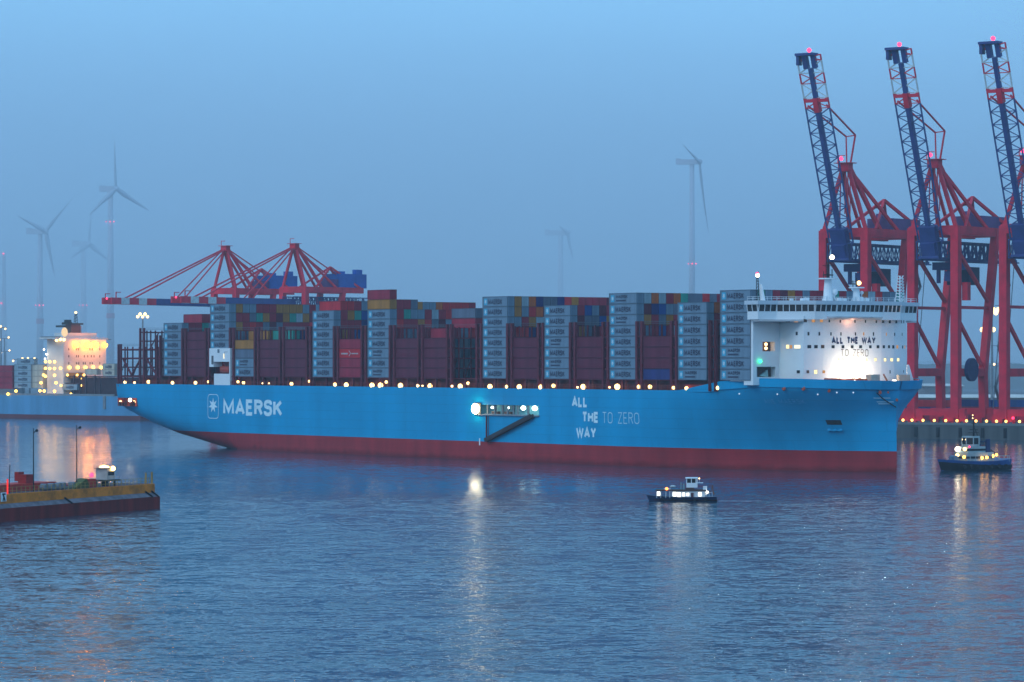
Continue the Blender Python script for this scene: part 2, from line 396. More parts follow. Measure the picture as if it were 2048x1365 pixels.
def build_hull():
    zl = [-3, -1, 1, 3, 5.3, 7.4, 9.6, 11.4, OZ0, OZ1, 17.4, 19, 20.4, 21.0, None]     # None is the deck edge
    tl = sorted(set([0, 1.2, ts0, ts1, 6, 18, 24, 30, 36, 43, 50, 56, 62, 70, 80, 100, 120, 140, 160, 180, 200, to0, to1, 225, 250] + [262]))
    sl = [i / 30 for i in range(1, 31)]
    rings = []
    for t in tl:
        ring = []
        zb = zbot(t)
        for z in zl:
            zz = ztop(t) if z is None else min(max(z, zb), ztop(t))
            k = 1 - .30 * math.exp(-max(zz - zb, 0) / 2.2) if t < 80 else 1
            if t < 2: k *= .985
            hb = BM / 2 * k
            ring.append(((t, BM / 2 - hb, zz), (t, BM / 2 + hb, zz)))
        rings.append(ring)
    for s in sl:
        ring = []
        for z in zl:
            if z is None:
                t = 262 + s * (360.9 - 262); zz = ztop(t); t = 262 + s * (tab(zz, STEM) - 262)
            else: zz = min(z, ztop(262 + s * 98.9)); t = 262 + s * (tab(zz, STEM) - 262)
            hb = hb_bow(s, zz)
            ring.append(((t, BM / 2 - hb, zz), (t, BM / 2 + hb, zz)))
        rings.append(ring)
    w = MB(); nz = len(zl); idx = {}
    vs = []
    for i, r in enumerate(rings):
        for j, (a, b) in enumerate(r):
            idx[i, j, 0] = len(vs); vs.append(a); idx[i, j, 1] = len(vs); vs.append(b)
    fb, fr = [], []
    for i in range(len(rings) - 1):
        t0 = rings[i][nz - 1][0][0]; t1 = rings[i + 1][nz - 1][0][0]
        for j in range(nz - 1):
            for k in (0, 1):
                if k == 0 and zl[j] == OZ0 and ((t0 >= to0 - .01 and t1 <= to1 + .01) or (t0 >= ts0 - .01 and t1 <= ts1 + .01)): continue
                q = (idx[i, j, k], idx[i + 1, j, k], idx[i + 1, j + 1, k], idx[i, j + 1, k])
                (fr if zl[j + 1] is not None and zl[j + 1] <= 5.3 else fb).append(q)
        q = (idx[i, 0, 0], idx[i, 0, 1], idx[i + 1, 0, 1], idx[i + 1, 0, 0]); fr.append(q)
    for j in range(nz - 1): fb.append((idx[0, j, 0], idx[0, j + 1, 0], idx[0, j + 1, 1], idx[0, j, 1]))
    w.add(vs, fb, 0); w.f += fr; w.m += [1] * len(fr)
    o = w.build("hull", [blue_hull, boot], ship, smooth=True)
    bm = bmesh.new(); bm.from_mesh(o.data)
    bmesh.ops.remove_doubles(bm, verts=bm.verts, dist=.01)
    bmesh.ops.dissolve_degenerate(bm, edges=bm.edges, dist=.01)
    bmesh.ops.recalc_face_normals(bm, faces=bm.faces); bm.to_mesh(o.data); bm.free()
    o.data.set_sharp_from_angle(angle=R(38))
    return o
hull = build_hull()
def hull_fn(off):
    return lambda x, y, k: hull_pt(x, y, off + .015 * k)
# decks
w = MB()
pts = [(t, .5) for t in (1, 262)] + [(262 + s / 20 * 97, BM / 2 - hb_bow(s / 20 * 98 / 98.9, 19.3) + .6) for s in range(1, 20)]
pts = pts + [(t, BM - b) for t, b in reversed(pts)]
w.prism([p for p in pts], 2, 19.6, 20.3); w.build("main_deck", deck_red, ship)
fp = [(t, b + .1) for t, b in pts if 305 <= t <= 356]
w = MB(); w.prism(fp, 2, 20.4, 22.0); w.build("fore_deck", deck_red, ship)
# bulwark: inner skin at the bow, so the rim has thickness and shows red inside
w = MB()
for side in (0, 1):
    vs = []
    ss = [.5 + i / 40 for i in range(20)]
    for s in ss:
        t = 262 + s * 98.9; z = ztop(t); b = BM / 2 - hb_bow(s, 23)
        b = b + .35; t2 = t - .25
        b = b if side == 0 else BM - b
        bl_ = BM / 2 - hb_bow(s, 20.6) + .7
        vs += [(t2 - .4, bl_ if side == 0 else BM - bl_, 20.6), (t2, b, z - .02)]
    w.add(vs, [(2 * i, 2 * i + 2, 2 * i + 3, 2 * i + 1) for i in range(len(ss) - 1)])
w.build("bulwark_lining", mat("bulwark_red", (.32, .04, .03), .6), ship)
# bulwark rail, a proud light band along the bow
w = MB()
for side in (0, 1):
    vs = []; N = 44
    for i in range(N + 1):
        s = .46 + .54 * i / N
        t = 262 + s * 98.9; zt = ztop(t); zb_ = max(zt - 2.3, 20.0)
        tp_ = min(1, (s - .46) / .12) + .04
        for z, off in ((zb_, .12 * tp_), (zb_ + .12, .32 * tp_), (zt + .05, .32 * tp_), (zt + .05, -.1)):
            ts = 262 + s * (tab(z, STEM) - 262); b = BM / 2 - hb_bow(s, z) - off
            vs.append((ts + off * .6 * (s > .9), b if side == 0 else BM - b, z))
    w.add(vs, [(4 * i + j, 4 * i + 4 + j, 4 * i + 5 + j, 4 * i + 1 + j) for i in range(N) for j in range(3)])
w.build("bulwark", blue_hull, ship)

# recess behind the openings in the side
def recess(name, t0, t1, wall_m, depth=3.2):
    w = MB(); g = .03
    w.add([(t0, 0, OZ0), (t1, 0, OZ0), (t1, 0, OZ1), (t0, 0, OZ1), (t0, depth, OZ0), (t1, depth, OZ0), (t1, depth, OZ1), (t0, depth, OZ1)],
          [(4, 5, 6, 7), (0, 1, 5, 4), (3, 2, 6, 7), (0, 3, 7, 4), (1, 2, 6, 5)])
    return w.build(name, wall_m, ship, recalc=False)
rc = recess("pilot_door_recess", to0, to1, mat("recess_paint", (.25, .55, .6), .5))
rs = recess("mooring_recess", ts0, ts1, mat("mooring_red", (.5, .10, .06), .6))
w = MB()
for u in (975, 990, 1005, 1015, 1027, 1035, 1056):
    t = on_b(u, 820, .5)[0]; w.b2((t - .25, .4, OZ0), (t + .25, .9, OZ1))
w.b2((to0 + .2, .45, OZ0), (to1 - .2, .6, OZ0 + .18)); w.build("platform_rail", grey_steel, rc)
for u0, u1 in ((978, 990), (1000, 1016)):
    w = MB(); a, b = on_b(u0, 820)[0], on_b(u1, 820)[0]; w.b2((a, .9, OZ0 + .02), (b, 1.9, OZ0 + .9)); w.build("rope_bin", mat("bin_brown", (.25, .12, .08), .6), rc)
w = MB(); w.b2((to0 - .5, -.5, OZ0 - .25), (to1 + .3, .2, OZ0 - .02)); w.build("platform_sill", grey_steel, rc)
for u in (240, 246, 252, 262, 267):
    w = MB(); t = on_b(u, 803, .6)[0]; w.tube((t, .7, OZ0), (t, .7, OZ0 + rnd.uniform(.9, 2.4)), .45); w.build("bollard", mat("bollard_dark", (.06, .015, .012), .6), rs)
def lamp_ball(name, p, r, m_, parent, n=8):
    w = MB(); w.ball((0, 0, 0), r, 0, n, 6); return w.build(name, m_, parent, smooth=True, loc=p)
for u, r in ((258, .62), (266, .5), (239, .42)):
    t, z = on_b(u, 800, .5); lamp_ball("recess_lamp", (t, .9, 15.0 if r > .55 else 14.4), r, L_white if r > .55 else L_small, rs)
for u, r in ((984, .5), (1016, .45), (1046, .85), (1069, .95)):
    t, z = on_b(u, 820, .6); w = MB(); w.ball((0, 0, 0), r, 0, 10, 6, (1.25, .5, .75)); w.build("recess_lamp", L_cold, rc, smooth=True, loc=(t, .7, OZ1 - .75))
t, z = on_b(957, 818); w = MB(); w.ball((0, 0, 0), 1.5, 0, 12, 8, (1, .6, 1)); w.build("floodlight", L_flood, ship, smooth=True, loc=(t, -1.1, z))
w = MB(); w.bar((t, 0, z + .5), (t, -.6, z + .5), .3); w.b2((t - 1.6, -.45, z - 1.7), (t + 1.6, -.18, z + 1.7)); w.build("floodlight_bracket", black, ship)
# gangway folded along the side below the platform
a = on_b(1069, 832); b = on_b(976, 881)
w = MB()
for off in (0, .9): w.bar((a[0], -.35 - off, a[1]), (b[0], -.35 - off, b[1]), .14, 1.2)
for i in range(30):
    k = i / 29; w.box((a[0] + (b[0] - a[0]) * k, -.8, a[1] + (b[1] - a[1]) * k), (.55, .9, .08))
w.build("gangway", mat("gangway_brown", (.045, .03, .03), .6), ship)
w = MB(); t = on_b(974.5, 850)[0]; z0, z1 = on_b(974.5, 881)[1], on_b(974.5, 832)[1]
w.tube((t, -.3, z0), (t, -.3, z1), .22); w.tube((t + 1.0, -.3, z0), (t + 1.0, -.3, z1), .08); w.build("boarding_ladder", steel_dark, ship)
t = on_b(959.5, 885)[0]; w = MB(); w.b2((t - .25, -.06, on_b(960, 891)[1]), (t + .25, .0, on_b(960, 877)[1])); w.build("draft_mark", white, ship)

# lettering on the side
def side_text(name, s, u0, u1, v0, v1, wt, m_, gap=.2):
    t0, zb_ = on_b(u0, v1); t1, _ = on_b(u1, v1); um = (u0 + u1) / 2
    z0, z1 = on_b(um, v1)[1], on_b(um, v0)[1]
    w = MB(); text_mesh(w, s, hull_fn(.05), t0, t1, z0, z1, wt, gap); return w.build(name, m_, hull, recalc=False)
side_text("lettering", "MAERSK", 446.5, 565, 799.5, 832, .22, white_txt, .10)
side_text("lettering", "ALL", 1144, 1175, 793, 815, .25, white_txt, .10)
side_text("lettering", "THE", 1164.5, 1197.5, 824, 846, .25, white_txt, .10)
side_text("lettering", "WAY", 1152.5, 1192.5, 854.5, 877, .25, white_txt, .08)
side_text("lettering", "TO ZERO", 1205, 1277, 825, 848, .09, thin_txt, .2)
t0, t1 = on_b(416, 800)[0], on_b(437, 800)[0]; z1, z0 = on_b(426, 789.5)[1], on_b(426, 837)[1]
w = MB(); fn = hull_fn(.05); star_mesh(w, fn, (t0 + t1) / 2, (z0 + z1) / 2 + .3, (t1 - t0) * .44, (z1 - z0) * .33)
rr = 1.3; ring = []
for cx, cy, a0 in ((t1 - rr, z1 - rr, 0), (t0 + rr, z1 - rr, 90), (t0 + rr, z0 + rr, 180), (t1 - rr, z0 + rr, 270)):
    ring += [(cx + rr * math.cos(R(a0 + i * 22.5)), cy + rr * math.sin(R(a0 + i * 22.5))) for i in range(5)]
q = ribbon(ring, True, .22); vs = []
for a, b in q: vs += [fn(a.x, a.y, 0), fn(b.x, b.y, 0)]
n = len(q); w.add(vs, [(2 * i, 2 * i + 1, (2 * i + 3) % (2 * n), (2 * i + 2) % (2 * n)) for i in range(n)])
w.build("star_emblem", white_txt, hull, recalc=False)
# marks at the bow: name, thruster stripes, star, anchor pocket, fairleads
def bow_tz(u, v):
    "station and height on the flared bow seen at a photo pixel (marched along the sight line)"
    best = None
    for i in range(240):
        t = 262 + i * .41
        lo, hi = 0., 23.2
        for j in range(48):
            z = j * .48 + .1
            s = (t - 262) / (tab(z, STEM) - 262)
            if s >= 1: continue
            b = BM / 2 - hb_bow(s, z); p = wp(t, b, z)
            du = UC + F * p.x / p.y - u; dv = V0 - (z - CH) * F / p.y - v
            e_ = du * du + dv * dv
            if best is None or e_ < best[0]: best = (e_, t, z)
    return best[1], best[2]
a, b = bow_tz(1529, 803), bow_tz(1612, 803)
w = MB(); text_mesh(w, "ANE MAERSK", hull_fn(.06), a[0], b[0], a[1] - .55, a[1] + .65, .17, .2); w.build("ship_name", name_txt, hull, recalc=False)
w = MB()
for u0, u1, v in ((1748, 1780, 798), (1752, 1782, 802.5), (1758, 1783, 806.5)):
    a, b = bow_tz(u0, v), bow_tz(u1, v); fn = hull_fn(.06)
    n = 6; vs = []
    for i in range(n + 1):
        t = a[0] + (b[0] - a[0]) * i / n; vs += [fn(t, a[1] - .13, 0), fn(t, a[1] + .13, 0)]
    w.add(vs, [(2 * i, 2 * i + 2, 2 * i + 3, 2 * i + 1) for i in range(n)])
w.build("bow_stripes", thin_txt, hull, recalc=False)
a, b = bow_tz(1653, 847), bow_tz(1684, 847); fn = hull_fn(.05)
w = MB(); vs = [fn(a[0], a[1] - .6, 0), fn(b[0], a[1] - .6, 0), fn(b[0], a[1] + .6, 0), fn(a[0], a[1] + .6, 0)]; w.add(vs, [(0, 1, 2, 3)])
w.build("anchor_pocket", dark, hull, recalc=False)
a, b = bow_tz(1656, 858.5), bow_tz(1684, 858.5)
w = MB()
for k in (0.1, .5, .9):
    t = a[0] + (b[0] - a[0]) * k; c = hull_pt(t, a[1], .25); w.ball(c, .6, 0, 8, 5, (1.1, .5, .7))
c0, c1 = hull_pt(a[0], a[1], .3), hull_pt(b[0], a[1], .3); w.bar(c0, c1, .3, .4)
w.build("anchor", blue_hull, ship)
def fairlead(u, v, r, m_):
    t, z = bow_tz(u, v); c = hull_pt(t, z, .1); w = MB(); w.ball((0, 0, 0), r, 0, 10, 6, (1.25, .35, 1)); w.build("fairlead", m_, ship, loc=c)
frl = mat("fairlead_red", (.45, .09, .05), .5)
for u, v, r in ((1567, 779, .6), (1606, 779, .6), (1656, 780, .5), (1760, 783.5, .5), (1773, 784.5, .3), (1816, 783, .4)): fairlead(u, v, r, frl)
wl_ = glow("port_light", (.6, .8, 1), .9)
for u, v in ((1556, 787), (1480, 787), (1637, 787.5), (1674, 787), (1707, 787)):
    t, z = bow_tz(u, v); lamp_ball("hull_light", hull_pt(t, z, .1), .2, wl_, ship)
t, z = bow_tz(1437, 778); lamp_ball("hull_light", hull_pt(t, z, .3), .5, L_warm, ship)

# hatch coaming, stanchions and deck lamps along the side passage
w = MB(); w.b2((14, 2.4, 20.3), (329, BM - 2.4, 23.05)); w.build("hatch_coaming", mat("coaming_maroon", (.11, .016, .014), .6, scale=.5), ship)
w = MB(); t = 2.
while t < 304:
    w.b2((t - .07, .12, 20.3), (t + .07, .26, 21.7)); t += 2.4
for z in (21.2, 21.7): w.b2((1, .13, z), (304, .25, z + .08))
w.build("side_rail", mat("rail_red", (.25, .04, .03), .5), ship)
w = MB(); t = 20.
while t < 305:
    w.b2((t - .28, 1.0, 20.3), (t + .28, 1.6, 23.0)); t += 14.8 / 2
w.b2((14, .5, 23.0), (306, 2.6, 23.15)); w.build("passage_frame", steel_dark, ship)
lamps = [(250, 765, .5, 1), (269, 766, .4, 1), (297, 764, .6, 0), (345, 766, .55, 0), (391, 766, .55, 0), (417, 764, .45, 0), (476, 764, .45, 0), (487, 766, .5, 0), (525, 767, .25, 1),
         (538, 767, .25, 1), (583, 768, .55, 0), (619, 763, .45, 0), (670, 769.5, .55, 0), (692.5, 770, .7, 0), (744, 771, .75, 0), (761, 772, .8, 0), (772.5, 764.5, .45, 0), (801, 771.5, .75, 0),
         (836, 772, .5, 1), (845, 773, .3, 1), (860, 772.5, .7, 0), (904, 774, .35, 1), (920.5, 774, .7, 0), (936, 767, .45, 0), (980, 774.5, .7, 0), (1014, 775, .55, 0), (1038.5, 774.5, .7, 0),
         (1082, 775, .7, 0), (1107, 772, .55, 0), (1155, 775, .3, 1), (1166.5, 774, .75, 0), (1219, 775, .3, 1), (1234.5, 774, .8, 0), (1278, 774, .55, 0), (1300, 774, .55, 0), (1347, 776, .45, 0), (1373, 777, .5, 0)]
for u, v, r, sm in lamps:
    t, z = on_b(u, v, .35); z = max(z, 20.9)
    w = MB(); w.ball((0, 0, 0), r, 0, 8, 6); w.bar((.0, .45, -z + 20.3), (0, .45, .3), .12, mi=1); w.bar((0, .5, .25), (0, 0, .25), .1, mi=1)
    w.build("deck_lamp", [L_small if sm else L_warm, grey_steel], ship, loc=(t, .35, z))

# ------------------------------------------------------------------ lashing bridges
ZB, TH = 23.18, 2.9
BAY = [31.9, 47.0, 62.0, 77.6, 92.4, 107.6, 123.8, 138.9, 154.6, 169.6, 184.4, 199.3, 214.4, 229.2, 244.0, 258.8, 273.7, 288.5, 303.3, 320.9]
def lashing(tc_, top, w_=1.7, rows=21):
    w = MB(); b0 = .9
    for i in range(rows + 1):
        b = b0 + i * 2.5 - .3
        if b > BM - .4: b = BM - .9
        dbl = i in (0, rows)
        for dt in ((-w_ / 2, w_ / 2) if dbl or i == 1 else (0,)):
            q = (.8 if tc_ > 31 else .6) if dbl else .36
            w.b2((tc_ + dt - q / 2, b - q / 2, 20.3), (tc_ + dt + q / 2, b + q / 2, top + (1.1 if dbl else .3)))
    z = ZB
    k = 0
    while z <= top + .01:
        w.b2((tc_ - w_ / 2 + .3, .75, z - .32), (tc_ + w_ / 2 - .3, BM - .75, z + .1)); z += TH; k += 1
    for i in range(0, rows, 2):
        b = b0 + i * 2.5 - .2
        w.bar((tc_ + .2, b, ZB), (tc_ + .2, b + 2.4, ZB + 2 * TH), .2); 
    o = w.build("lashing_bridge", steel_dark, ship)
    w = MB()
    for dt in (-w_ / 2, w_ / 2):
        for z in (top + .6, top + 1.1): w.b2((tc_ + dt - .04, .8, z), (tc_ + dt + .04, BM - .8, z + .07))
    w.build("railing", grey_steel, o)
LT = 37.6
lashing(2.2, 32.6); lashing(17.6, 37.9, 2.6); lashing(28.6, 35.4, 2.2)
for a, b in zip(BAY, BAY[1:]):
    if b - a > 14: lashing((a + 12.19 + b) / 2, LT, min(b - a - 12.19 - .5, 2.2))
lashing((303.3 + 12.19 + 320.9) / 2, LT, 2.4)
w = MB()
for z in (ZB - .4, ZB + 2.9 * 2, ZB + 2.9 * 3): w.b2((2.2, .7, z - .15), (30, 1.2, z + .25))
w.bar((4, .95, ZB + 5.5), (10, .95, ZB), .5); w.bar((20, .95, ZB + 5.6), (27, .95, ZB), .5); w.bar((16, .95, ZB + 5.6), (9.5, .95, ZB), .5)
w.bar((28, .95, ZB + 14.2), (22, .95, ZB + 8.8), .3)
w.build("stern_truss", steel_dark, ship)

# ------------------------------------------------------------------ containers
CCOL = {'grey': (.17, .25, .33), 'slate': (.13, .16, .22), 'maroon': (.34, .02, .045), 'dark_brown': (.14, .016, .036), 'red': (.55, .02, .03), 'orange': (.55, .12, .02),
        'mustard': (.42, .17, .025), 'navy': (.03, .035, .16), 'blue': (.02, .085, .30), 'teal': (.03, .30, .24), 'pale_grey': (.30, .40, .46), 'cream': (.55, .50, .40)}
CNAME = {'dark_brown': 'dark brown', 'pale_grey': 'pale grey', 'slate': 'slate grey'}
CW, CL, CHH = 2.44, 12.19, 2.86
def container_mesh(col):
    w = MB(); L, B_, H_ = CL, CW, CHH
    w.b2((.07, .07, .05), (L - .07, B_ - .07, H_ - .05), 0)
    f = .17
    for y in (0, B_ - f):
        for x in (0, L - f): w.b2((x, y, 0), (x + f, y + f, H_), 1)
        for z in (0, H_ - f): w.b2((f, y + .004, z), (L - f, y + f, z + f), 1)
    for x in (0, L - f):
        for z in (0, H_ - f): w.b2((x + .004, f, z), (x + f, B_ - f, z + f), 1)
    for y in (.62, 1.0, 1.44, 1.82): w.b2((L - .06, y - .03, .2), (L + .0, y + .03, H_ - .2), 1)
    c = CCOL[col]
    m0 = mat("container_" + col, c, .55, scale=.35, var=.16, streak=True)
    nt = m0.node_tree
    if not any(n.type == 'BUMP' for n in nt.nodes):
        t = nd(nt, "ShaderNodeTexCoord"); wv = nd(nt, "ShaderNodeTexWave"); wv.inputs["Scale"].default_value = 1.1
        nt.links.new(t.outputs["Object"], wv.inputs[0]); bp = nd(nt, "ShaderNodeBump"); bp.inputs["Distance"].default_value = .04; bp.inputs["Strength"].default_value = .6
        nt.links.new(wv.outputs["Fac"], bp.inputs["Height"]); nt.links.new(bp.outputs[0], nt.nodes["Principled BSDF"].inputs["Normal"])
    m1 = mat("container_frame_" + col, tuple(x * .62 for x in c), .55, scale=.5)
    o = w.build("container", [m0, m1]); me = o.data; bpy.data.objects.remove(o); return me
CMESH = {c: container_mesh(c) for c in CCOL}
logo_txt = mat("container_lettering", (.05, .06, .10), .5, var=.05)
logo_blue = mat("container_emblem_blue", (.06, .42, .62), .5, var=.05)
w = MB(); text_mesh(w, "MAERSK", lambda x, y, k: (x, -.012 - .006 * k, y), 2.9, 9.6, .62, 2.1, .24, .10); o = w.build("lettering", logo_txt, recalc=False); M_TXT = o.data; bpy.data.objects.remove(o)
w = MB(); fn = lambda x, y, k: (x, -.012 - .01 * k, y)
w.add([fn(.85, .45, 0), fn(2.35, .45, 0), fn(2.35, 2.3, 0), fn(.85, 2.3, 0)], [(0, 1, 2, 3)], 0)
star_mesh(w, lambda x, y, k: (x, -.03, y), 1.6, 1.4, .62, .8, mi=1); o = w.build("emblem", [logo_blue, mat("emblem_white", (.6, .7, .75), .5)], recalc=False); M_EMB = o.data; bpy.data.objects.remove(o)
w = MB(); fnc = lambda x, y, k: (x, -.012, y); q = ribbon([(5.5, 2.25), (6.5, 1.4), (5.5, .6)], 0, .28); vs = []
for a, b in q: vs += [fnc(a.x, a.y, 0), fnc(b.x, b.y, 0)]
w.add(vs, [(0, 1, 3, 2), (2, 3, 5, 4)]); w.b2((1.2, -.016, 1.1), (4.9, -.008, 1.55)); w.b2((7.0, -.016, 1.15), (10.6, -.008, 1.5)); o = w.build("arrow_mark", mat("pale_mark", (.5, .4, .4), .5), recalc=False); M_ARW = o.data; bpy.data.objects.remove(o)

w = MB(); f2 = lambda x, y, k: (x, -.012 - .006 * k, y)
text_mesh(w, "MAERSK", f2, 3.2, 8.2, 1.45, 2.35, .24, .10); w.b2((3.2, -.02, .65), (7.4, -.01, 1.05)); o = w.build("lettering", logo_txt, recalc=False); M_TXT2 = o.data; bpy.data.objects.remove(o)
NR = 21
def bay_spec(i):
    "tiers of every row in bay i, and the colours of its outer row from the bottom up"
    n = [0] * NR
    def fill(f):
        for r in range(NR): n[r] = f(r)
    oc = None; G = 'grey'; D = 'dark_brown'; Mn = 'maroon'
    if i == 0: fill(lambda r: 6 if r < 3 else 7); oc = [G] * 6
    elif i == 1: fill(lambda r: 5); oc = [D] * 5
    elif i == 2: fill(lambda r: 8); oc = [None] * 3 + [G] * 5
    elif i == 3: fill(lambda r: 4 if r < 2 else 5); oc = [G, G, 'slate', 'mustard']
    elif i == 4: fill(lambda r: 5 if r > 1 else 4); oc = [D] * 4
    elif i == 5: fill(lambda r: 4 if r < 9 else 5); oc = [D] * 4
    elif i == 6: fill(lambda r: 7 if r == 0 else 8); oc = [G] * 7
    elif i == 7: fill(lambda r: 4); oc = [Mn, Mn, 'red', Mn]
    elif i == 8: fill(lambda r: 9 if r == 0 else 8 if r < 4 else 7); oc = [G] * 7 + ['mustard', 'maroon']
    elif i in (9, 10): fill(lambda r: 4 if r < 1 else (7 if r > 3 else 5) if i == 10 else 4); oc = [D] * 4
    elif i == 11: fill(lambda r: 0 if r < 9 else 5); oc = []
    elif i == 12: fill(lambda r: 8); oc = [G] * 8
    elif i == 13: fill(lambda r: 4); oc = [D] * 4
    elif i == 14: fill(lambda r: 7); oc = [G] * 7
    elif i == 15: fill(lambda r: 4); oc = [D] * 4
    elif i == 16: fill(lambda r: 8); oc = [G] * 8
    elif i == 17: fill(lambda r: 4); oc = ['navy', D, D, D]
    elif i == 18: fill(lambda r: 7); oc = [G] * 7
    elif i == 19: fill(lambda r: 8); oc = [G] * 8
    return n, oc
SPEC = [bay_spec(i) for i in range(20)]
ROWP = 2.5; B0 = .6
def filled(i, r, k):
    n, oc = SPEC[i]
    if not (0 <= r < NR and 0 <= k < n[r]): return False
    return not (r == 0 and oc and k < len(oc) and oc[k] is None)
TOP_ROW = {12: ['grey', 'mustard', 'pale_grey', 'orange', 'navy', 'slate', 'slate', 'navy', 'red', 'mustard', 'maroon', 'maroon', 'maroon', 'maroon'],
           16: ['grey', 'pale_grey', 'orange', 'pale_grey', 'maroon', 'orange', 'teal', 'slate', 'slate', 'red', 'slate', 'maroon'],
           2: ['grey', 'mustard', 'grey', 'grey', 'maroon', 'maroon', 'maroon', 'mustard', 'mustard', 'mustard', 'mustard', 'grey'],
           6: [None, 'red', 'red', 'maroon', 'grey', 'red', 'maroon', 'maroon'], 8: [None, 'maroon', 'maroon', 'slate']}
PAL = ['maroon'] * 9 + ['dark_brown'] * 3 + ['grey'] * 3 + ['pale_grey'] * 2 + ['mustard'] * 3 + ['orange'] * 2 + ['red'] * 4 + ['navy'] + ['blue'] + ['slate'] * 2 + ['teal']
def ccolour(i, r, k):
    n, oc = SPEC[i]
    if r == 0 and oc and k < len(oc) and oc[k]: return oc[k]
    if k == 7 and i in TOP_ROW and r < len(TOP_ROW[i]) and TOP_ROW[i][r]: return TOP_ROW[i][r]
    rr_ = random.Random(i * 977 + r * 31 + k * 7)
    c = rr_.choice(PAL)
    if i == 0 and k == 6: return 'maroon'
    if i == 10 and k < 4: return rr_.choice(['grey', 'pale_grey', 'grey', 'slate'])
    if k < 4 and c not in ('maroon', 'dark_brown'): c = rr_.choice(['maroon', 'dark_brown', c])
    return c
camt = Vector((0, 0, CH))
def to_ship(p):
    x, y = p.x - SX, p.y - SY
    return Vector((x * CA - y * SA, x * SA + y * CA, p.z))
def sees(P, eye):
    "whether a point just outside a container is seen from the eye past all other containers and the bridge house"
    d = (eye - P).normalized()
    x = .25
    while x < 140:
        q = P + d * x
        if q.y < .3 or q.z > ZB + 9 * TH: return True
        if q.x > 334: return True
        if 330 < q.x < 334 and q.z < 43: return False
        for i, tb in enumerate(BAY):
            if tb <= q.x <= tb + CL:
                r = int((q.y - B0) // ROWP); k = int((q.z - ZB) // TH)
                if k >= 0 and filled(i, r, k): return False
                break
        x += .8
    return True
eyes = [to_ship(camt), to_ship(camt + Vector((-25, 0, 4))), to_ship(camt + Vector((25, 0, 4)))]
shown = []
for i, tb in enumerate(BAY):
    for r in range(NR):
        for k in range(SPEC[i][0][r]):
            if not filled(i, r, k): continue
            b = B0 + r * ROWP; z = ZB + k * TH; area = 0
            best = 0
            for ei, eye in enumerate(eyes):
                hit = 0
                if not filled(i, r - 1, k):
                    for fx in (.5, 4, 8, 11.7):
                        for fz in (.5, 2.3): hit += .75 * sees(Vector((tb + fx, b - .05, z + fz)), eye)
                if not (i + 1 < 20 and BAY[i + 1] - tb < 12.3 and filled(i + 1, r, k)):
                    for fy in (.3, 1.2, 2.1):
                        for fz in (.4, 1.4, 2.5): hit += .32 * sees(Vector((tb + CL + .05, b + fy, z + fz)), eye)
                if hit: area = max(area, hit * (1 if ei == 0 else .3))
            if area > 0: shown.append((area, i, r, k))
shown.sort(key=lambda q_: -q_[0])
ORD = ['', 'first', 'second', 'third', 'fourth', 'fifth', 'sixth', 'seventh', 'eighth', 'ninth', 'tenth', 'eleventh', 'twelfth', 'thirteenth', 'fourteenth', 'fifteenth', 'sixteenth',
       'seventeenth', 'eighteenth', 'nineteenth', 'twentieth', 'twenty-first']
TALL = [19, 18, 16, 14, 12, 8, 6, 2, 0]
LOWN = {17: 'low dark stack third from the bridge house', }
def bay_words(i):
    if i in TALL:
        return {0: 'the sternmost grey stack', 2: 'the stack over the white lifeboat tower', 19: 'the grey stack touching the bridge house'}.get(i, 'the ' + ORD[TALL.index(i) + 1] + ' tall stack from the bridge')
    return {1: 'the low stack aft of the lifeboat tower', 3: 'the mixed stack beside the lifeboat tower', 4: 'the second low stack beyond lifeboat tower', 5: 'the third low stack beyond lifeboat tower',
            7: 'the maroon stack with arrow mark', 11: 'the bay with open lashing lattice'}[i]
LOWORD = {17: 'first', 15: 'second', 13: 'third', 10: 'fourth', 9: 'fifth'}
def clabel(i, r, k, col):
    c = CNAME.get(col, col)
    if i in TALL: where = bay_words(i)
    elif i in LOWORD: where = 'the ' + LOWORD[i] + ' low stack from the bridge'
    else: where = bay_words(i)
    if r == 0: return f"{c} container, {ORD[k + 1]} from the bottom of {where}"
    if len(f"{c} {ORD[k + 1]} {ORD[r]} {where}".split()) > 11: where = where.replace('the ', '', 1).replace('tall grey ', '')
    return f"{c} container, {ORD[k + 1]} tier, {ORD[r]} row inward in {where}"
seen_grid = set()
for n_, (ar, i, r, k) in enumerate(shown[:300]):
    col = ccolour(i, r, k)
    o = link(bpy.data.objects.new("shipping_container", CMESH[col]))
    o.location = wp(BAY[i], B0 + r * ROWP, ZB + k * TH + .01); o.rotation_euler = (0, 0, SHIP_RZ)
    tag(o, clabel(i, r, k, col), "container", "containers stacked on the deck of the blue ship")
    if r == 0 and col == 'grey':
        for nm, me in (("lettering", M_TXT2 if (i * 5 + k * 3) % 11 in (2, 7) else M_TXT), ("emblem", M_EMB)):
            c = link(bpy.data.objects.new(nm, me)); c.parent = o
    if i == 7 and r == 0 and col == 'red':
        c = link(bpy.data.objects.new("arrow_mark", M_ARW)); c.parent = o
rest = MB(); rm = list(CCOL)
rmats = [MATS["container_" + c] for c in rm]
for ar, i, r, k in shown[300:]:
    p = [(BAY[i] + .02, B0 + r * ROWP, ZB + k * TH), (BAY[i] + CL, B0 + r * ROWP + CW, ZB + k * TH + CHH)]
    rest.b2(*p, mi=rm.index(ccolour(i, r, k)))
if rest.v:
    o = rest.build("stacked_containers", rmats); o.location = (SX, SY, .01); o.rotation_euler = (0, 0, SHIP_RZ)
    tag(o, "the deeper containers glimpsed between the stacks on the blue ship", "containers", kind="stuff")
print("containers seen", len(shown))

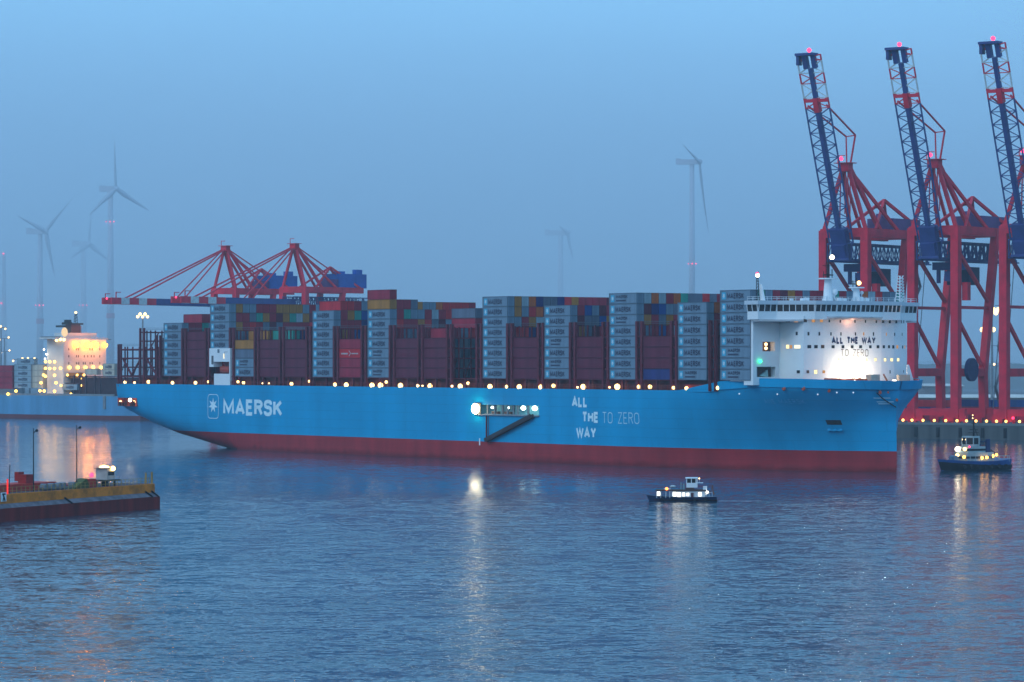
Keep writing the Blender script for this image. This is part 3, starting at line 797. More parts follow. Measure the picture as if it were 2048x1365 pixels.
# ------------------------------------------------------------------ lifeboat tower
t0, t1 = on_b(418.5, 760)[0], on_b(460, 760)[0]
lt = empty("lifeboat_tower", (0, 0, 0)); lt.parent = ship
zt = on_b(440, 697)[1]; zn1, zn0 = on_b(440, 724)[1], on_b(440, 748)[1]; tn = on_b(428, 760)[0]
w = MB()
w.b2((t0, .0, zn1), (t1, 5, zt)); w.b2((tn, .0, 20.4), (t1, 5, zn0)); w.b2((t0, .0, 26.2), (tn - .3, 5, zn1 - .004)); w.b2((tn - .3, 3.4, zn0), (t1 - .004, 5, zn1))
w.b2((t1 - .5, .0, zn0), (t1, 3.4, zn1)); w.build("tower_wall", white, lt)
w = MB(); w.b2((on_b(423, 1)[0], -.03, 27.0), (on_b(427, 1)[0], .0, on_b(425, 712)[1])); w.build("dark_panel", mat("panel_grey", (.12, .12, .13), .6), lt)
w = MB(); w.b2((on_b(435, 1)[0], -.05, on_b(436, 706)[1]), (on_b(439, 1)[0], -.01, on_b(436, 699)[1])); w.build("vent", mat("vent_grey", (.15, .2, .25), .6), lt)
w = MB(); ta = on_b(449, 1)[0]; za = on_b(449, 704)[1]
w.b2((ta, -.06, za - .12), (ta + 2, -.01, za)); w.b2((ta, -.06, za - 1.6), (ta + .14, -.01, za - .12)); w.build("davit", grey_steel, lt)
w = MB(); w.b2((ta - .55, -.09, za - 2.2), (ta - .1, -.0, za - .6)); w.build("tower_lamp", W_pale, lt)
w = MB(); w.b2((tn - .2, 3.3, zn0), (t1 - .6, 3.38, zn1 - .01)); w.build("niche_back", mat("niche_brown", (.16, .06, .03), .7), lt)
# the lifeboat itself hangs in the niche
L_ = t1 - tn - 1.6; lb = empty("lifeboat", wp(tn + 1 + L_ / 2, 1.7, zn0 + .25), SHIP_RZ, label="orange red enclosed lifeboat hanging in the niche of the white tower", cat="lifeboat")
w = MB(); prof = [(-.5, .9), (-.46, .25), (-.3, 0), (.3, 0), (.46, .25), (.5, .9)]
vs = []
for k, wd in ((0, .12), (.15, .75), (.4, 1), (.75, 1), (.95, .7), (1, .3)):
    for y, z in ((-.9, 1.0), (-.75, .35), (0, 0), (.75, .35), (.9, 1.0), (.7, 1.9), (0, 2.3), (-.7, 1.9)):
        vs.append(((k - .5) * L_, y * 1.3 * wd, 1.15 + (z - 1.15) * (.75 + .25 * wd)))
fs = [(8 * i + j, 8 * i + (j + 1) % 8, 8 * i + 8 + (j + 1) % 8, 8 * i + 8 + j) for i in range(5) for j in range(8)] + [tuple(range(8)), tuple(range(40, 48))]
w.add(vs, fs); w.build("lifeboat_hull", mat("lifeboat_orange", (.42, .05, .025), .4), lb, smooth=True)
w = MB(); w.box((L_ * .1, 0, 2.5), (1.6, 1.2, .7)); w.build("canopy_hatch", mat("hatch_dark", (.12, .03, .03), .5), lb)
w = MB(); w.bar((-L_ * .35, 0, 2.0), (-L_ * .35, 0, 3.2), .08); w.bar((L_ * .38, 0, 2.0), (L_ * .38, 0, 3.2), .08); w.build("davit_falls", grey_steel, lb)

# ------------------------------------------------------------------ bridge house
sup = empty("superstructure"); sup.parent = ship
bR = on_t(1812, 700, 341.2)[0]
FRONT = [(334, 9.5), (343, 9.9), (343.5, 16), (343.6, 27), (343.3, 36), (342.6, 41), (341.2, bR), (334, bR + .3)]
def front_t(b):
    return tab(b, [(p[1], p[0]) for p in FRONT[1:-1]])
w = MB(); w.prism(FRONT, 2, 21.9, 39.6); w.b2((330, 9.48, 39.6 - 17.6), (334.004, bR + .28, 39.6))
fw = w.build("front_wall", white, sup)
# slab at full beam with window niche and dark opening, built from pieces round the openings
w = MB()
bN0, bN1 = on_t(1525, 1, 334)[0], on_t(1550, 1, 334)[0]; zN1, zN0 = on_t(1538, 684, 334)[1], on_t(1538, 703, 334)[1]
bO0, bO1 = on_t(1513.5, 1, 334)[0], on_t(1551, 1, 334)[0]; zO1 = on_t(1530, 734, 334)[1]; zO0 = on_t(1530, 754.5, 334)[1]
for lo, hi in (((.8, zN1), (9.47, 39.5)), ((.8, zO1), (bN0, zN1)), ((bN1, zO1), (9.47, zN1)), ((bN0, zO1), (bN1, zN0)), ((.8, 22), (bO0, zO1)), ((bO1, 22), (9.47, zO1)), ((bO0, 22), (bO1, zO0))):
    w.b2((330.3, lo[0], lo[1]), (334, hi[0], hi[1]))
w.prism([(330.3, 23.0), (324.5, 23.0), (327.5, 23.9), (329.5, 25.6), (330.3, 28)], 1, .8, 1.4)
w.build("wing_support", white, sup); w = MB(); w.b2((330.3, bR + .3, 22), (334, BM - .8, 39.5)); w.build("wing_support", white, sup)
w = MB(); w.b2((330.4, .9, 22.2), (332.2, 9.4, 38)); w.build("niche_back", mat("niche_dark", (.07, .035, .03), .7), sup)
for v in (689, 697):
    b_2, z_ = on_t(1532, v, 333); w = MB(); w.ball((0, 0, 0), .4, 0, 8, 6); w.build("niche_lamp", L_small, sup, loc=(333, b_2, z_))
w = MB(); b_2, z_ = on_t(1528, 747, 333); w.prism([(b_2 - 1.3, z_ - .7), (b_2 + 1.4, z_ - .9), (b_2 + 1.2, z_ + .9), (b_2 + .4, z_ + .3)], 0, 332.3, 333.0); w.build("deck_winch", mat("winch_pale", (.3, .5, .5), .5), sup)
# wheelhouse with wings
PL = [(333, -.3), (337.3, -.3), (338.2, 5), (344.7, 12.2), (345.2, 19), (345.3, 27), (345.2, 35), (344.7, 41.3), (338.2, 48.5), (337.3, BM + .3), (333, BM + .3)]
wh = empty("wheelhouse"); wh.parent = ship
def grow(P, d):
    c = Vector((338, 26.75)); out = []
    for p in P: out.append((p[0] + d * (1 if p[0] > 337 else -1), p[1] + d * (1 if p[1] > 26.75 else -1) * (abs(p[1] - 26.75) > 26)))
    return out
w = MB(); w.prism(PL, 2, 38.7, 40.75); w.prism(grow(PL, -.35), 2, 40.75, 42.5); w.build("bridge_wall", white, wh)
w = MB(); w.prism(grow(PL, .55), 2, 42.5, 43.5); w.build("bridge_roof", mat("roof_pale", (.55, .60, .66), .5, var=.03), wh)
w = MB(); w.prism([(337.3, 0), (341, 7), (343.5, 9.5), (334, 9.5), (334, 0)], 2, 38.2, 38.68); w.build("soffit", mat("soffit_grey", (.5, .5, .52), .6), wh); w = MB(); w.prism([(343.4, 15), (346.6, 17), (346.6, 33.5), (343.4, 36)], 2, 39.1, 39.5); w.build("soffit", mat("soffit_grey", (.5, .5, .52), .6), wh); w = MB(); w.prism([(337, 45.5), (337.6, BM), (333.5, BM), (333.5, 45.5)], 2, 38.2, 38.68); w.build("soffit", mat("soffit_grey", (.5, .5, .52), .6), wh)
for a, b in zip(PL, PL[1:]):
    A, B_ = Vector((*a, 0)), Vector((*b, 0)); d = B_ - A; L_ = d.length; d.normalize(); n = Vector((d.y, -d.x, 0))
    if L_ < 1: continue
    N = max(1, round(L_ / 1.75)); w = MB()
    M = Matrix((d, n, Vector((0, 0, 1)))).transposed()
    w.box(A + d * L_ / 2 + n * -.12 + Vector((0, 0, 41.62)), (L_ - .15, .12, 1.68), 0, M)
    for i in range(N + 1):
        p = A + d * (.12 + (L_ - .24) * i / N)
        w.bar(p + n * .02 + Vector((0, 0, 40.75)), p + n * .3 + d * .0 + Vector((0, 0, 42.5)), .2, .16, 1)
    w.build("window", [glass, white], wh)
w = MB()
for i in range(len(PL)):
    a, b = PL[i], PL[(i + 1) % len(PL)]
    for z in (44.05, 44.5): w.bar((*a, z), (*b, z), .07)
    L_ = (Vector(a) - Vector(b)).length
    for k in range(int(L_ / 2) + 1):
        q = Vector(a).lerp(Vector(b), k / max(1, int(L_ / 2))); w.b2((q.x - .04, q.y - .04, 43.5), (q.x + .04, q.y + .04, 44.5))
w.build("roof_rail", white, wh)
w = MB()
for u, s_ in ((1605, .5), (1613, .6), (1676, .7), (1688, .6), (1718, .9), (1732, .7), (1583, .4)):
    b_2 = on_t(u, 600, 340)[0]; w.b2((340 - s_, b_2 - s_ * .8, 43.5), (340 + s_, b_2 + s_ * .8, 43.5 + s_ * 1.3))
w.build("roof_boxes", white, wh)
# windows of the front (u0,u1,v0,v1,material)
wins = [(1572, 1580, 638.5, 645, 'd'), (1588, 1595.5, 638.5, 645, 'a'), (1607, 1613.5, 638.5, 645, 'm'), (1623.5, 1629.5, 638.5, 645, 'a'), (1640, 1645.5, 638.5, 645, 'a'),
 (1657, 1660, 639, 645, 'd'), (1679, 1682, 640, 646, 'd'), (1708.5, 1711, 640, 646, 'd'), (1729.5, 1732, 640, 646, 'd'), (1751, 1754, 640, 646.5, 'd'), (1763.5, 1768.5, 640.5, 646.5, 'd'), (1777, 1782, 640.5, 647, 'd'), (1790, 1795, 640.5, 647, 'd'), (1802, 1804, 641, 647, 'd'), (1806.5, 1808.5, 641, 647, 'd'),
 (1591, 1595, 664, 671, 'd'), (1615, 1618.5, 664.5, 671.5, 'd'), (1637, 1640, 664.5, 671.5, 'd'), (1660.5, 1663, 665, 671.5, 'd'), (1680.5, 1683, 665, 671.5, 'd'), (1709.5, 1712, 665, 671.5, 'd'), (1726, 1728.5, 665, 671.5, 'a'), (1745.5, 1748, 665, 672, 'd'), (1771.5, 1773.5, 665.5, 672, 'a'), (1788, 1790.5, 666, 672, 'd'), (1803.5, 1805, 666, 672, 'd'),
 (1573, 1578.5, 690, 697.5, 'l'), (1579.5, 1584.5, 690.5, 697.5, 'a'), (1588.5, 1600, 690.5, 697.5, 'p'), (1615, 1622, 690.5, 697, 'd'), (1628.5, 1635, 690.5, 697, 'd'), (1642, 1648.5, 690.5, 697, 'm'), (1663, 1669, 691, 697, 'd'), (1683, 1688.5, 691, 697, 'd'), (1701.5, 1707, 691, 697, 'd'), (1718, 1724, 691, 697, 'd'), (1738, 1743, 691, 697, 'd'), (1753, 1758.5, 691, 697, 'd'), (1765, 1770, 691, 697, 'd'), (1775.5, 1780, 691, 697, 'd'), (1784, 1789, 691, 697.5, 'd'), (1792, 1797, 691, 697.5, 'a'), (1804, 1806.5, 691.5, 697.5, 'd'), (1808.5, 1810.5, 691.5, 697.5, 'a'),
 (1731, 1734.5, 717, 722, 'l'), (1748.5, 1753, 717, 722.5, 'l'), (1767.5, 1772.5, 717, 723, 'l'), (1780.5, 1786, 717, 723, 'l'), (1793.5, 1799, 717, 723, 'l'), (1677, 1679, 717, 721, 'l'), (1685, 1687, 717, 721, 'l'),
 (1593, 1599, 741, 747, 'd'), (1613, 1618, 741, 747, 'm'), (1628.5, 1634, 740.5, 748, 'l'), (1645, 1650, 741, 747, 'a'), (1779, 1781, 741, 747.5, 'd'), (1806.5, 1808, 741, 746, 'd')]
WM = {'d': glass, 'a': W_amber, 'm': mat("window_brown", (.10, .05, .03), .2), 'l': W_lit, 'p': W_pale}
for u0, u1, v0, v1, k in wins:
    w = MB(); um, vm = (u0 + u1) / 2, (v0 + v1) / 2
    if um < 1604:
        bs = 9.7
        a = on_b(u0, v1, bs); b = on_b(u1, v0, bs)
        g = lambda t: 9.5 + (t - 334) / 9 * .4
        w.add([(a[0], g(a[0]) - .03, a[1]), (b[0], g(b[0]) - .03, a[1]), (b[0], g(b[0]) - .03, b[1]), (a[0], g(a[0]) - .03, b[1])], [(0, 1, 2, 3)])
        fr = [(a[0], a[1]), (b[0], b[1])]
        for lo, hi in (((a[0] - .08, a[1] - .1), (b[0] + .08, a[1])), ((a[0] - .08, b[1]), (b[0] + .08, b[1] + .1))): w.b2((lo[0], g(a[0]) - .07, lo[1]), (hi[0], g(a[0]) + .05, hi[1]), 1)
    else:
        tt = 343.3
        for _ in range(3): tt = front_t(on_t(um, vm, tt)[0])
        a = on_t(u0, v1, tt); b = on_t(u1, v0, tt); fa, fb = front_t(a[0]) + .04, front_t(b[0]) + .04
        w.add([(fa, a[0], a[1]), (fb, b[0], a[1]), (fb, b[0], b[1]), (fa, a[0], b[1])], [(0, 1, 2, 3)])
        for z0, z1 in ((a[1] - .1, a[1]), (b[1], b[1] + .1)):
            w.add([(fa + .04, a[0] - .08, z0), (fb + .04, b[0] + .08, z0), (fb + .04, b[0] + .08, z1), (fa + .04, a[0] - .08, z1)], [(0, 1, 2, 3)], 1)
    w.build("window", [WM[k], white], sup, recalc=False)
def front_text(s, u0, u1, v0, v1, wt, m_, gap):
    b0, b1 = on_t(u0, v1, 343.6)[0], on_t(u1, v1, 343.6)[0]; um = (u0 + u1) / 2
    z0, z1 = on_t(um, v1, 343.6)[1], on_t(um, v0, 343.6)[1]
    w = MB(); text_mesh(w, s, lambda x, y, k: (front_t(x) + .05 + .015 * k, x, y), b0, b1, z0, z1, wt, gap); w.build("lettering", m_, fw, recalc=False)
front_text("ALL THE WAY", 1663.5, 1752, 674, 688.5, .27, navy_txt, .12)
front_text("TO ZERO", 1681.5, 1737, 698.8, 713.5, .10, grey_txt, .26)
# masts on the bridge roof
def mast(u, vtop, vplat, r, name, lampuv=None, lm=None, extra=()):
    t = 339; b_2, zp = on_t(u, vplat, t); zt_ = on_t(u, vtop, t)[1]
    e_ = empty(name); e_.parent = ship
    w = MB(); w.tube((t, b_2, 43.5), (t, b_2, zp), r * 1.15, r * .8, 12); 
    for dx, dy in ((-2.2, 0), (1.1, 1.9), (1.1, -1.9)): w.bar((t + dx, b_2 + dy, 43.5), (t, b_2, 43.5 + (zp - 43.5) * .62), .22)
    w.build("mast_column", white, e_)
    w = MB(); w.prism([(t + 2.2 * r * math.cos(i * math.pi / 5), b_2 + 2.2 * r * math.sin(i * math.pi / 5)) for i in range(10)], 2, zp, zp + .3); w.build("mast_platform", white, e_)
    w = MB(); w.tube((t, b_2, zp), (t, b_2, zt_), .26, .14, 8)
    w.bar((t, b_2 - 1.4 * r, zp + 1.1), (t, b_2 + 1.4 * r, zp + 1.1), .35, .3); w.bar((t, b_2 + 1.2 * r, zp), (t, b_2 + 1.2 * r, zp + (zt_ - zp) * .45), .16); w.bar((t, b_2 - 1.3 * r, zp), (t, b_2 - 1.3 * r, zp + 2), .14)
    w.bar((t, b_2 - 1.6 * r, zp + (zt_ - zp) * .6), (t, b_2 + 1.6 * r, zp + (zt_ - zp) * .6), .12)
    w.build("radar_arm", black, e_)
    if lampuv: 
        b3, z3 = on_t(*lampuv, t); lamp_ball("mast_lamp", (t + .4, b3, z3), .6, lm, e_)
    return e_
mast(1656, 514, 559, 1.15, "radar_mast", (1662, 515), L_white)
mast(1713, 556, 577, .95, "radar_mast", (1716, 566.5), L_warm)
w = MB(); b_2, z_ = on_t(1668, 584.5, 339.5); w.ball((339.5, b_2, z_), 1.0, 0, 12, 8); w.tube((339.5, b_2, 43.5), (339.5, b_2, z_), .3); b_2, z_ = on_t(1723.5, 586, 339.5); w.ball((339.5, b_2, z_), .5, 0, 10, 6); w.tube((339.5, b_2, 43.5), (339.5, b_2, z_), .12); w.build("radar_dome", white, ship, smooth=True)
e_ = empty("signal_mast"); e_.parent = ship; w = MB(); b_2, z_ = on_t(1514, 546, 335); b3 = b_2 + .3
for db in (-.35, .35): w.bar((335, b3 + db * 1.6, 43.5), (335, b_2 + db * .5, z_), .13)
for i in range(9):
    z0 = 43.5 + (z_ - 43.5) * i / 9; w.bar((335, b3 - .5 * (1 - i / 14), z0), (335, b3 + .5 * (1 - i / 14), z0 + 1.1), .1)
w.build("mast_lattice", black, e_); w = MB(); w.prism([(334.5, 43.5), (336.6, 43.5), (335.3, 47.6), (334.9, 47.6)], 1, b3 + .7, b3 + 1.2); w.build("mast_foot", white, e_)
b3, z3 = on_t(1513.5, 551, 335); lamp_ball("mast_lamp", (335.3, b3, z3), .5, L_white, e_); b3, z3 = on_t(1513, 547.5, 335); lamp_ball("mast_lamp", (335.3, b3, z3), .36, L_red, e_)
e_ = empty("lattice_mast"); e_.parent = ship; w = MB(); bl, zl0 = on_t(1800, 552, 337)
for db in (-.9, .9):
    for dt in (-.8, .8): w.bar((337 + dt, bl + db, 43.5), (337 + dt * .5, bl + db * .5, zl0), .2)
for i in range(9):
    z0 = 43.5 + (zl0 - 43.5) * i / 9; z1 = 43.5 + (zl0 - 43.5) * (i + 1) / 9; k = 1 - .45 * i / 9
    w.bar((337.8, bl - .9 * k, z0), (337.8, bl + .9 * k, z1), .16); w.bar((337, bl + .9 * k, z0), (337, bl - .9 * k, z1), .16); w.b2((336.3, bl - .9 * k, z0 - .08), (337.7, bl + .9 * k, z0 + .08))
w.build("mast_lattice", white, e_)
b_2, z_ = on_t(1520, 723, 334.3); lamp_ball("navigation_light", (334.5, b_2, z_), .4, L_green, ship)
# foredeck gear, lit by the two deck floods; the flood that washes the front wall
for u0, u1 in ((1655, 1662), (1677, 1708), (1716, 1742)):
    w = MB(); b0, b1 = on_t(u0, 765, 350)[0], on_t(u1, 765, 350)[0]; w.tube((350, b0, 22.9), (350, b1, 22.9), .8, n=14)
    w.b2((349, b0 - .3, 22), (351.2, b0 + .2, 23.8)); w.b2((349, b1 - .2, 22), (351.2, b1 + .3, 23.8)); w.build("mooring_winch", orange, ship)
w = MB(); b_2, z_ = on_t(1746, 763, 351); w.b2((350, b_2 - 1.5, 22), (352, b_2 + 1.5, 24.7)); w.build("deck_locker", mat("locker_cream", (.5, .42, .34), .6), ship); w = MB(); b_2, z_ = on_t(1806, 758, 346); w.b2((345.5, b_2 - 1.8, 22), (346.5, b_2 + 2, 24.6)); w.build("deck_locker", mat("locker_cream", (.5, .42, .34), .6), ship)
a = on_t(1767, 749, 350); b = on_t(1774, 762, 350); w = MB(); w.tube((350, *b), (350, *a), .26, .2); w.build("crane_jib", mat("jib_brown", (.12, .06, .04), .6), ship)
w = MB(); b_2, z_ = on_t(1820, 752, 345); w.prism([(b_2 - 1.2, 22), (b_2 + 1.4, 22), (b_2 - .6, 27.2), (b_2 - 1.2, 27.2)], 0, 344.8, 345.3); w.build("foremast_stay", white, ship)
for u, v, r in ((1692, 764.5, .5), (1788.5, 765.5, .75), (1709.5, 764, .45)):
    b_2, z_ = on_t(u, v, 352); lamp_ball("deck_flood", (352, b_2, z_), r, L_white, ship)
def point(name, p, power, col, r, parent=None, spot=None):
    l = bpy.data.lights.new(name, 'POINT'); l.energy = power; l.color = col; l.shadow_soft_size = r
    o = link(bpy.data.objects.new(name, l)); o.location = p
    if parent: o.parent = parent
    return o
b_2, z_ = on_t(1709, 750, 347.5)
point("foredeck_lamp_light", (347.6, b_2 + 2.6, 24.0), 7000, (1, .84, .58), .5, ship)
point("bridge_eave_light", (345.3, on_t(1705, 700, 345.3)[0], 38.3), 160, (1, .40, .22), .3, ship)
# mooring line at the bow
a, b = bow_tz(1751, 786), bow_tz(1803, 826)
pa, pb = hull_pt(a[0], a[1], .25), hull_pt(b[0], b[1], .25)
w = MB(); prev = None
for i in range(13):
    k = i / 12; t = a[0] + (b[0] - a[0]) * k; z = a[1] + (b[1] - a[1]) * k - .5 * math.sin(math.pi * k); p = hull_pt(t, z, .25)
    if prev is not None: w.tube(prev, p, .14, n=6)
    prev = p
o = w.build("mooring_line", black); o.location = (SX, SY, 0); o.rotation_euler = (0, 0, SHIP_RZ); tag(o, "dark mooring line drooping across the blue bow near the stem", "rope")

# ------------------------------------------------------------------ gantry cranes
def truss(w, A, B_, wd, hd, side, n, r=.18, mi=0, chord=.3, up=None, boxc=False):
    "lattice between A and B: chords at +-wd along side and +-hd along up"
    A, B_ = Vector(A), Vector(B_); d = (B_ - A).normalized(); sv = Vector(side).normalized(); uv = up or d.cross(sv).normalized()
    C = [A + sv * wd * i + uv * hd * j for i, j in ((-1, -1), (1, -1), (1, 1), (-1, 1))]; D = B_ - A
    for c in C: w.bar(c, c + D, chord, mi=mi)
    for i in range(n):
        for j in range(4):
            a = C[j] + D * (i / n); b = C[(j + 1) % 4] + D * ((i + 1) / n); c = C[(j + 1) % 4] + D * (i / n)
            if i % 2: a, b = C[(j + 1) % 4] + D * (i / n), C[j] + D * ((i + 1) / n)
            w.bar(a, b, r, mi=mi); w.bar(C[j] + D * (i / n), c, r, mi=mi)
def gantry(raised, sc=1.0, name="gantry_crane"):
    LX, TOP, AP = 17.7, 70.8, 94.0; cx = LX / 2
    e_ = empty(name)
    for x in (0, LX):
        w = MB(); w.bar((x, 0, 2), (x, 0, TOP), 2.9, 3.0); w.build("leg", crane_red, e_)
        w = MB(); w.bar((x, 20.5, 17.4), (x, 30.5, TOP), 2.6, 2.6); w.bar((x, 21.5, 2), (x, 20.5, 18.5), 2.6, 2.8); w.build("leg", crane_red, e_)
        w = MB(); w.bar((x, 0, 18.5), (x, 21, 18.5), 2.4, 2.9); w.build("portal_beam", crane_red, e_)
        w = MB(); w.bar((x, 0, 42), (x, 25.5, 42), 1.0, 1.1); w.bar((x, .5, 63), (x, 25.6, 43.5), 1.1, 1.2); w.bar((x, .5, 38.5), (x, 20.6, 20), 1.1, 1.2); w.build("brace", crane_red, e_)
        w = MB(); w.bar((x, -1, TOP - 1), (x, 46, TOP - 1), 2.2, 3.2); w.build("top_beam", crane_red, e_)
        w = MB(); w.bar((x, 0, TOP), (cx + (x - cx) * .12, 0.5, AP), 1.1, 1.3); w.bar((cx + (x - cx) * .16, .8, AP), (x * .6 + cx * .4, 17 if x else 13, TOP), 1.4, 1.4); w.bar((cx + (x - cx) * .16, .9, AP - 1), (x * .9 + cx * .1, 26, TOP), 1.0, 1.1); w.build("apex_leg", crane_red, e_)
        w = MB(); w.bar((x * .8 + cx * .2, 10, TOP), (cx, 29, 83), .9, 1.0); w.bar((cx, 29, 83), (x * .9 + cx * .1, 46, TOP), 1.0, 1.1); w.bar((cx - 3, 24.5, 80), (cx + 3, 24.5, 80), .5); w.build("rear_tie", crane_red, e_)
    for y in (0, 30.5):
        w = MB(); w.bar((0, y, TOP - 1), (LX, y, TOP - 1), 2.6, 3.4); w.build("cross_beam", crane_red, e_)
    for y in (0, 21.5):
        w = MB(); w.bar((-4, y, 4.2), (LX + 4, y, 4.2), 1.8, 2.4)
        for x in (-2.5, LX + 2.5, 2.5, LX - 2.5): w.b2((x - 2.0, y - .8, .9), (x + 2.0, y + .8, 3.0)); w.tube((x - 1.2, y - .5, .5), (x - 1.2, y + .5, .5), .5); w.tube((x + 1.2, y - .5, .5), (x + 1.2, y + .5, .5), .5)
        w.build("sill_beam", crane_red, e_)
    w = MB(); w.b2((cx - 2.2, -1.3, AP - 1.6), (cx + 2.2, 2.0, AP + 1.4)); w.b2((cx - 3.6, -2, AP + 1.4), (cx + 3.6, 2.6, AP + 1.65)); w.bar((cx - 3, 0, AP + 1.6), (cx - 3, 0, AP + 4.4), .25); w.bar((cx - 3, 0, AP + 4.3), (cx, 0, AP + 4.3), .3); w.build("apex_block", crane_red, e_)
    # girder: pair of blue lattice beams under the portal
    w = MB()
    for x in (cx - 4.2, cx + 4.2): truss(w, (x, -4, 62.5), (x, 56, 62.5), .9, 3.2, (1, 0, 0), 20, .22, chord=.5)
    for y in (-4, 10, 24, 40, 56): w.bar((cx - 4.2, y, 60), (cx + 4.2, y, 60), .9)
    w.build("girder", crane_blue, e_)
    w = MB(); w.b2((cx - 5.5, 26, TOP + .6), (cx + 5.5, 47, TOP + 5.2)); w.b2((cx - 4, 30, TOP + 5.2), (cx - 1, 33, TOP + 7.2)); w.build("machinery_house", crane_purple, e_)
    w = MB(); w.b2((cx - 5.2, 8, 55.8), (cx + 5.2, 15, 58.6)); w.b2((cx + 1.6, 4.6, 51.6), (cx + 4.6, 8, 55.2)); w.b2((cx - 4, 9, 51), (cx - 2.8, 10, 55.8)); w.build("trolley", crane_blue, e_)
    w = MB(); w.b2((cx - 4.6, 18, 50.5), (cx + 4.6, 26, 57)); w.build("drum_housing", mat("crane_navy", (.015, .02, .07), .5), e_)
    w = MB(); w.tube((LX + 1.6, 7.5, 19.5), (LX + 3.0, 7.5, 19.5), 4.2, n=20); w.build("cable_reel", mat("reel_blue", (.02, .03, .12), .5), e_)
    w = MB(); w.b2((LX + 1.6, 1.5, 44.5), (LX + 3.8, 4, 51)); w.build("electric_cabin", crane_red, e_)
    # stairs zigzag beside a landside leg
    w = MB()
    for i in range(8):
        z0 = 6 + i * 7.4; y0, y1 = (24, 29) if i % 2 else (29, 24)
        o_ = z0 * .16; w.bar((LX + 2.2, y0 + o_, z0), (LX + 2.2, y1 + o_ + 1, z0 + 7.4), 1.0, .35); w.bar((LX + 1.4, y1 + o_ - 1, z0 + 7.4), (LX + 1.4, y1 + o_ + 2.2, z0 + 7.4), 1.6, .15)
    for y in (23, 31): w.bar((LX + 2.2, y + 1, 3), (LX + 2.2, y + 11, 66), .22)
    w.build("stair_tower", grey_steel, e_)
    # boom
    if raised: h0, dirv, LB = Vector((cx, -2.6, 66)), Vector((0, -24.6, 70.5)).normalized(), 71.4
    else: h0, dirv, LB = Vector((cx, -3, 62.5)), Vector((0, -1, .006)).normalized(), 87
    sd = Vector((1, 0, 0)); uv = dirv.cross(sd)
    if uv.y > 0 if raised else uv.z < 0: uv = -uv
    def bp(k, x=0, y=0): return h0 + dirv * (LB * k) + sd * x + uv * y
    if raised: segs = [(0, .72, crane_blue), (.72, .775, crane_red), (.775, .85, crane_white), (.85, .905, crane_red), (.905, .97, crane_white), (.97, 1.0, crane_red)]
    else: segs = [(0, .62, crane_blue), (.62, .70, crane_red), (.70, .77, crane_white), (.77, .85, crane_red), (.85, .92, crane_white), (.92, 1, crane_red)]
    for si, (k0, k1, mm) in enumerate(segs):
        w = MB(); n = max(1, round((k1 - k0) * 15)) if raised else max(1, round((k1 - k0) * 18))
        hw = 5.0
        if raised:
            for x, c in ((-hw, .46), (hw, .46)): w.bar(bp(k0, x), bp(k1, x), c)
            for i in range(n):
                a, b = k0 + (k1 - k0) * i / n, k0 + (k1 - k0) * (i + 1) / n; m2 = (a + b) / 2
                for s_ in (-1, 1):
                    w.bar(bp(a, s_ * hw), bp(m2, s_ * .8), .34); w.bar(bp(m2, s_ * .8), bp(b, s_ * hw), .34); w.bar(bp(a, s_ * hw), bp(a, s_ * .8), .3)
        else:
            for x in (-3.6, 3.6):
                w.bar(bp(k0, x), bp(k1, x), 1.2, 3.6)
            for i in range(n): a = k0 + (k1 - k0) * i / n; w.bar(bp(a, -3.6, -1), bp(a, 3.6, -1), .4)
        w.build("boom_section", mm, e_)
    if raised:
        w = MB(); w.bar(bp(.0), bp(.70), 1.45, 2.0); w.bar(bp(.775), bp(.93), 1.3, 1.8); w.build("boom_spine", crane_blue, e_); w = MB(); w.bar(bp(.70), bp(.775), 2.0, 2.3); w.bar(bp(.76, -5), bp(.76, 5), .9, 1.2); w.build("boom_joint", crane_red, e_)
        w = MB(); w.bar(bp(-.06, 0, .4), bp(.08, 0, .4), 6.4, 3.0); w.bar(bp(-.09, 0, 1), bp(-.0, 0, 1), 5.6, 4.4); w.build("boom_heel", crane_blue, e_)
        w = MB(); w.b2((cx - 4.6, bp(1).y - 2, bp(1).z - .3), (cx + 3.0, bp(1).y + 2, bp(1).z + .6)); w.bar(bp(.93, -1.6), bp(1.0, -1.6), 1.7, 2.0); w.bar(bp(.93, 1.9), bp(1.0, 1.9), 1.5, 1.8); w.b2((cx - 4.5, bp(1).y - 1.2, bp(1).z - 3.6), (cx - 3.4, bp(1).y + 1.2, bp(1).z - .3)); w.build("boom_tip", crane_blue, e_)
        lamp_ball("warning_light", bp(1) + Vector((.3, 0, 1.7)), .8, L_red, e_)
        lamp_ball("warning_light", Vector((cx - 1.6, 0, AP + 3.2)), .75, L_red, e_)
        w = MB()
        for x in (-2.6, 2.6):
            A_ = bp(.735, x * 1.5, 0); E_ = Vector((cx + x * .75 + .6, 3.2, AP + 11.5 + (x > 0) * .4)); T_ = Vector((cx + x * .3 + 1.2, .6, AP + 1))
            w.bar(A_, E_, .5, .5); w.bar(E_, T_, .5, .5)
        w.bar((cx - 1.95 + .6, 3.2, AP + 11.5), (cx + 1.95 + .6, 3.2, AP + 11.8), .35)
        for x in (-1.8, .2, 1.2, 2.2): w.bar((cx + x, .2, AP - 1), (cx + x * 1.1, -.4, TOP + (3 if x < 0 else 6)), .35)
        w.build("forestay", crane_red, e_)
    else:
        w = MB()
        for x in (-3.6, 3.6):
            for k, q in ((.82, .7), (.38, .55)): w.bar(bp(k, x, 1.4), (cx + x * .35, -.5, AP - .5), q, q)
        w.build("forestay", crane_red, e_)
        w = MB()
        for x in (-3.6, 3.6): w.bar((cx + x * .35, 1, AP - .3), (cx + x * 1.4, 46, TOP), .55, .55)
        w.build("backstay", crane_red, e_)
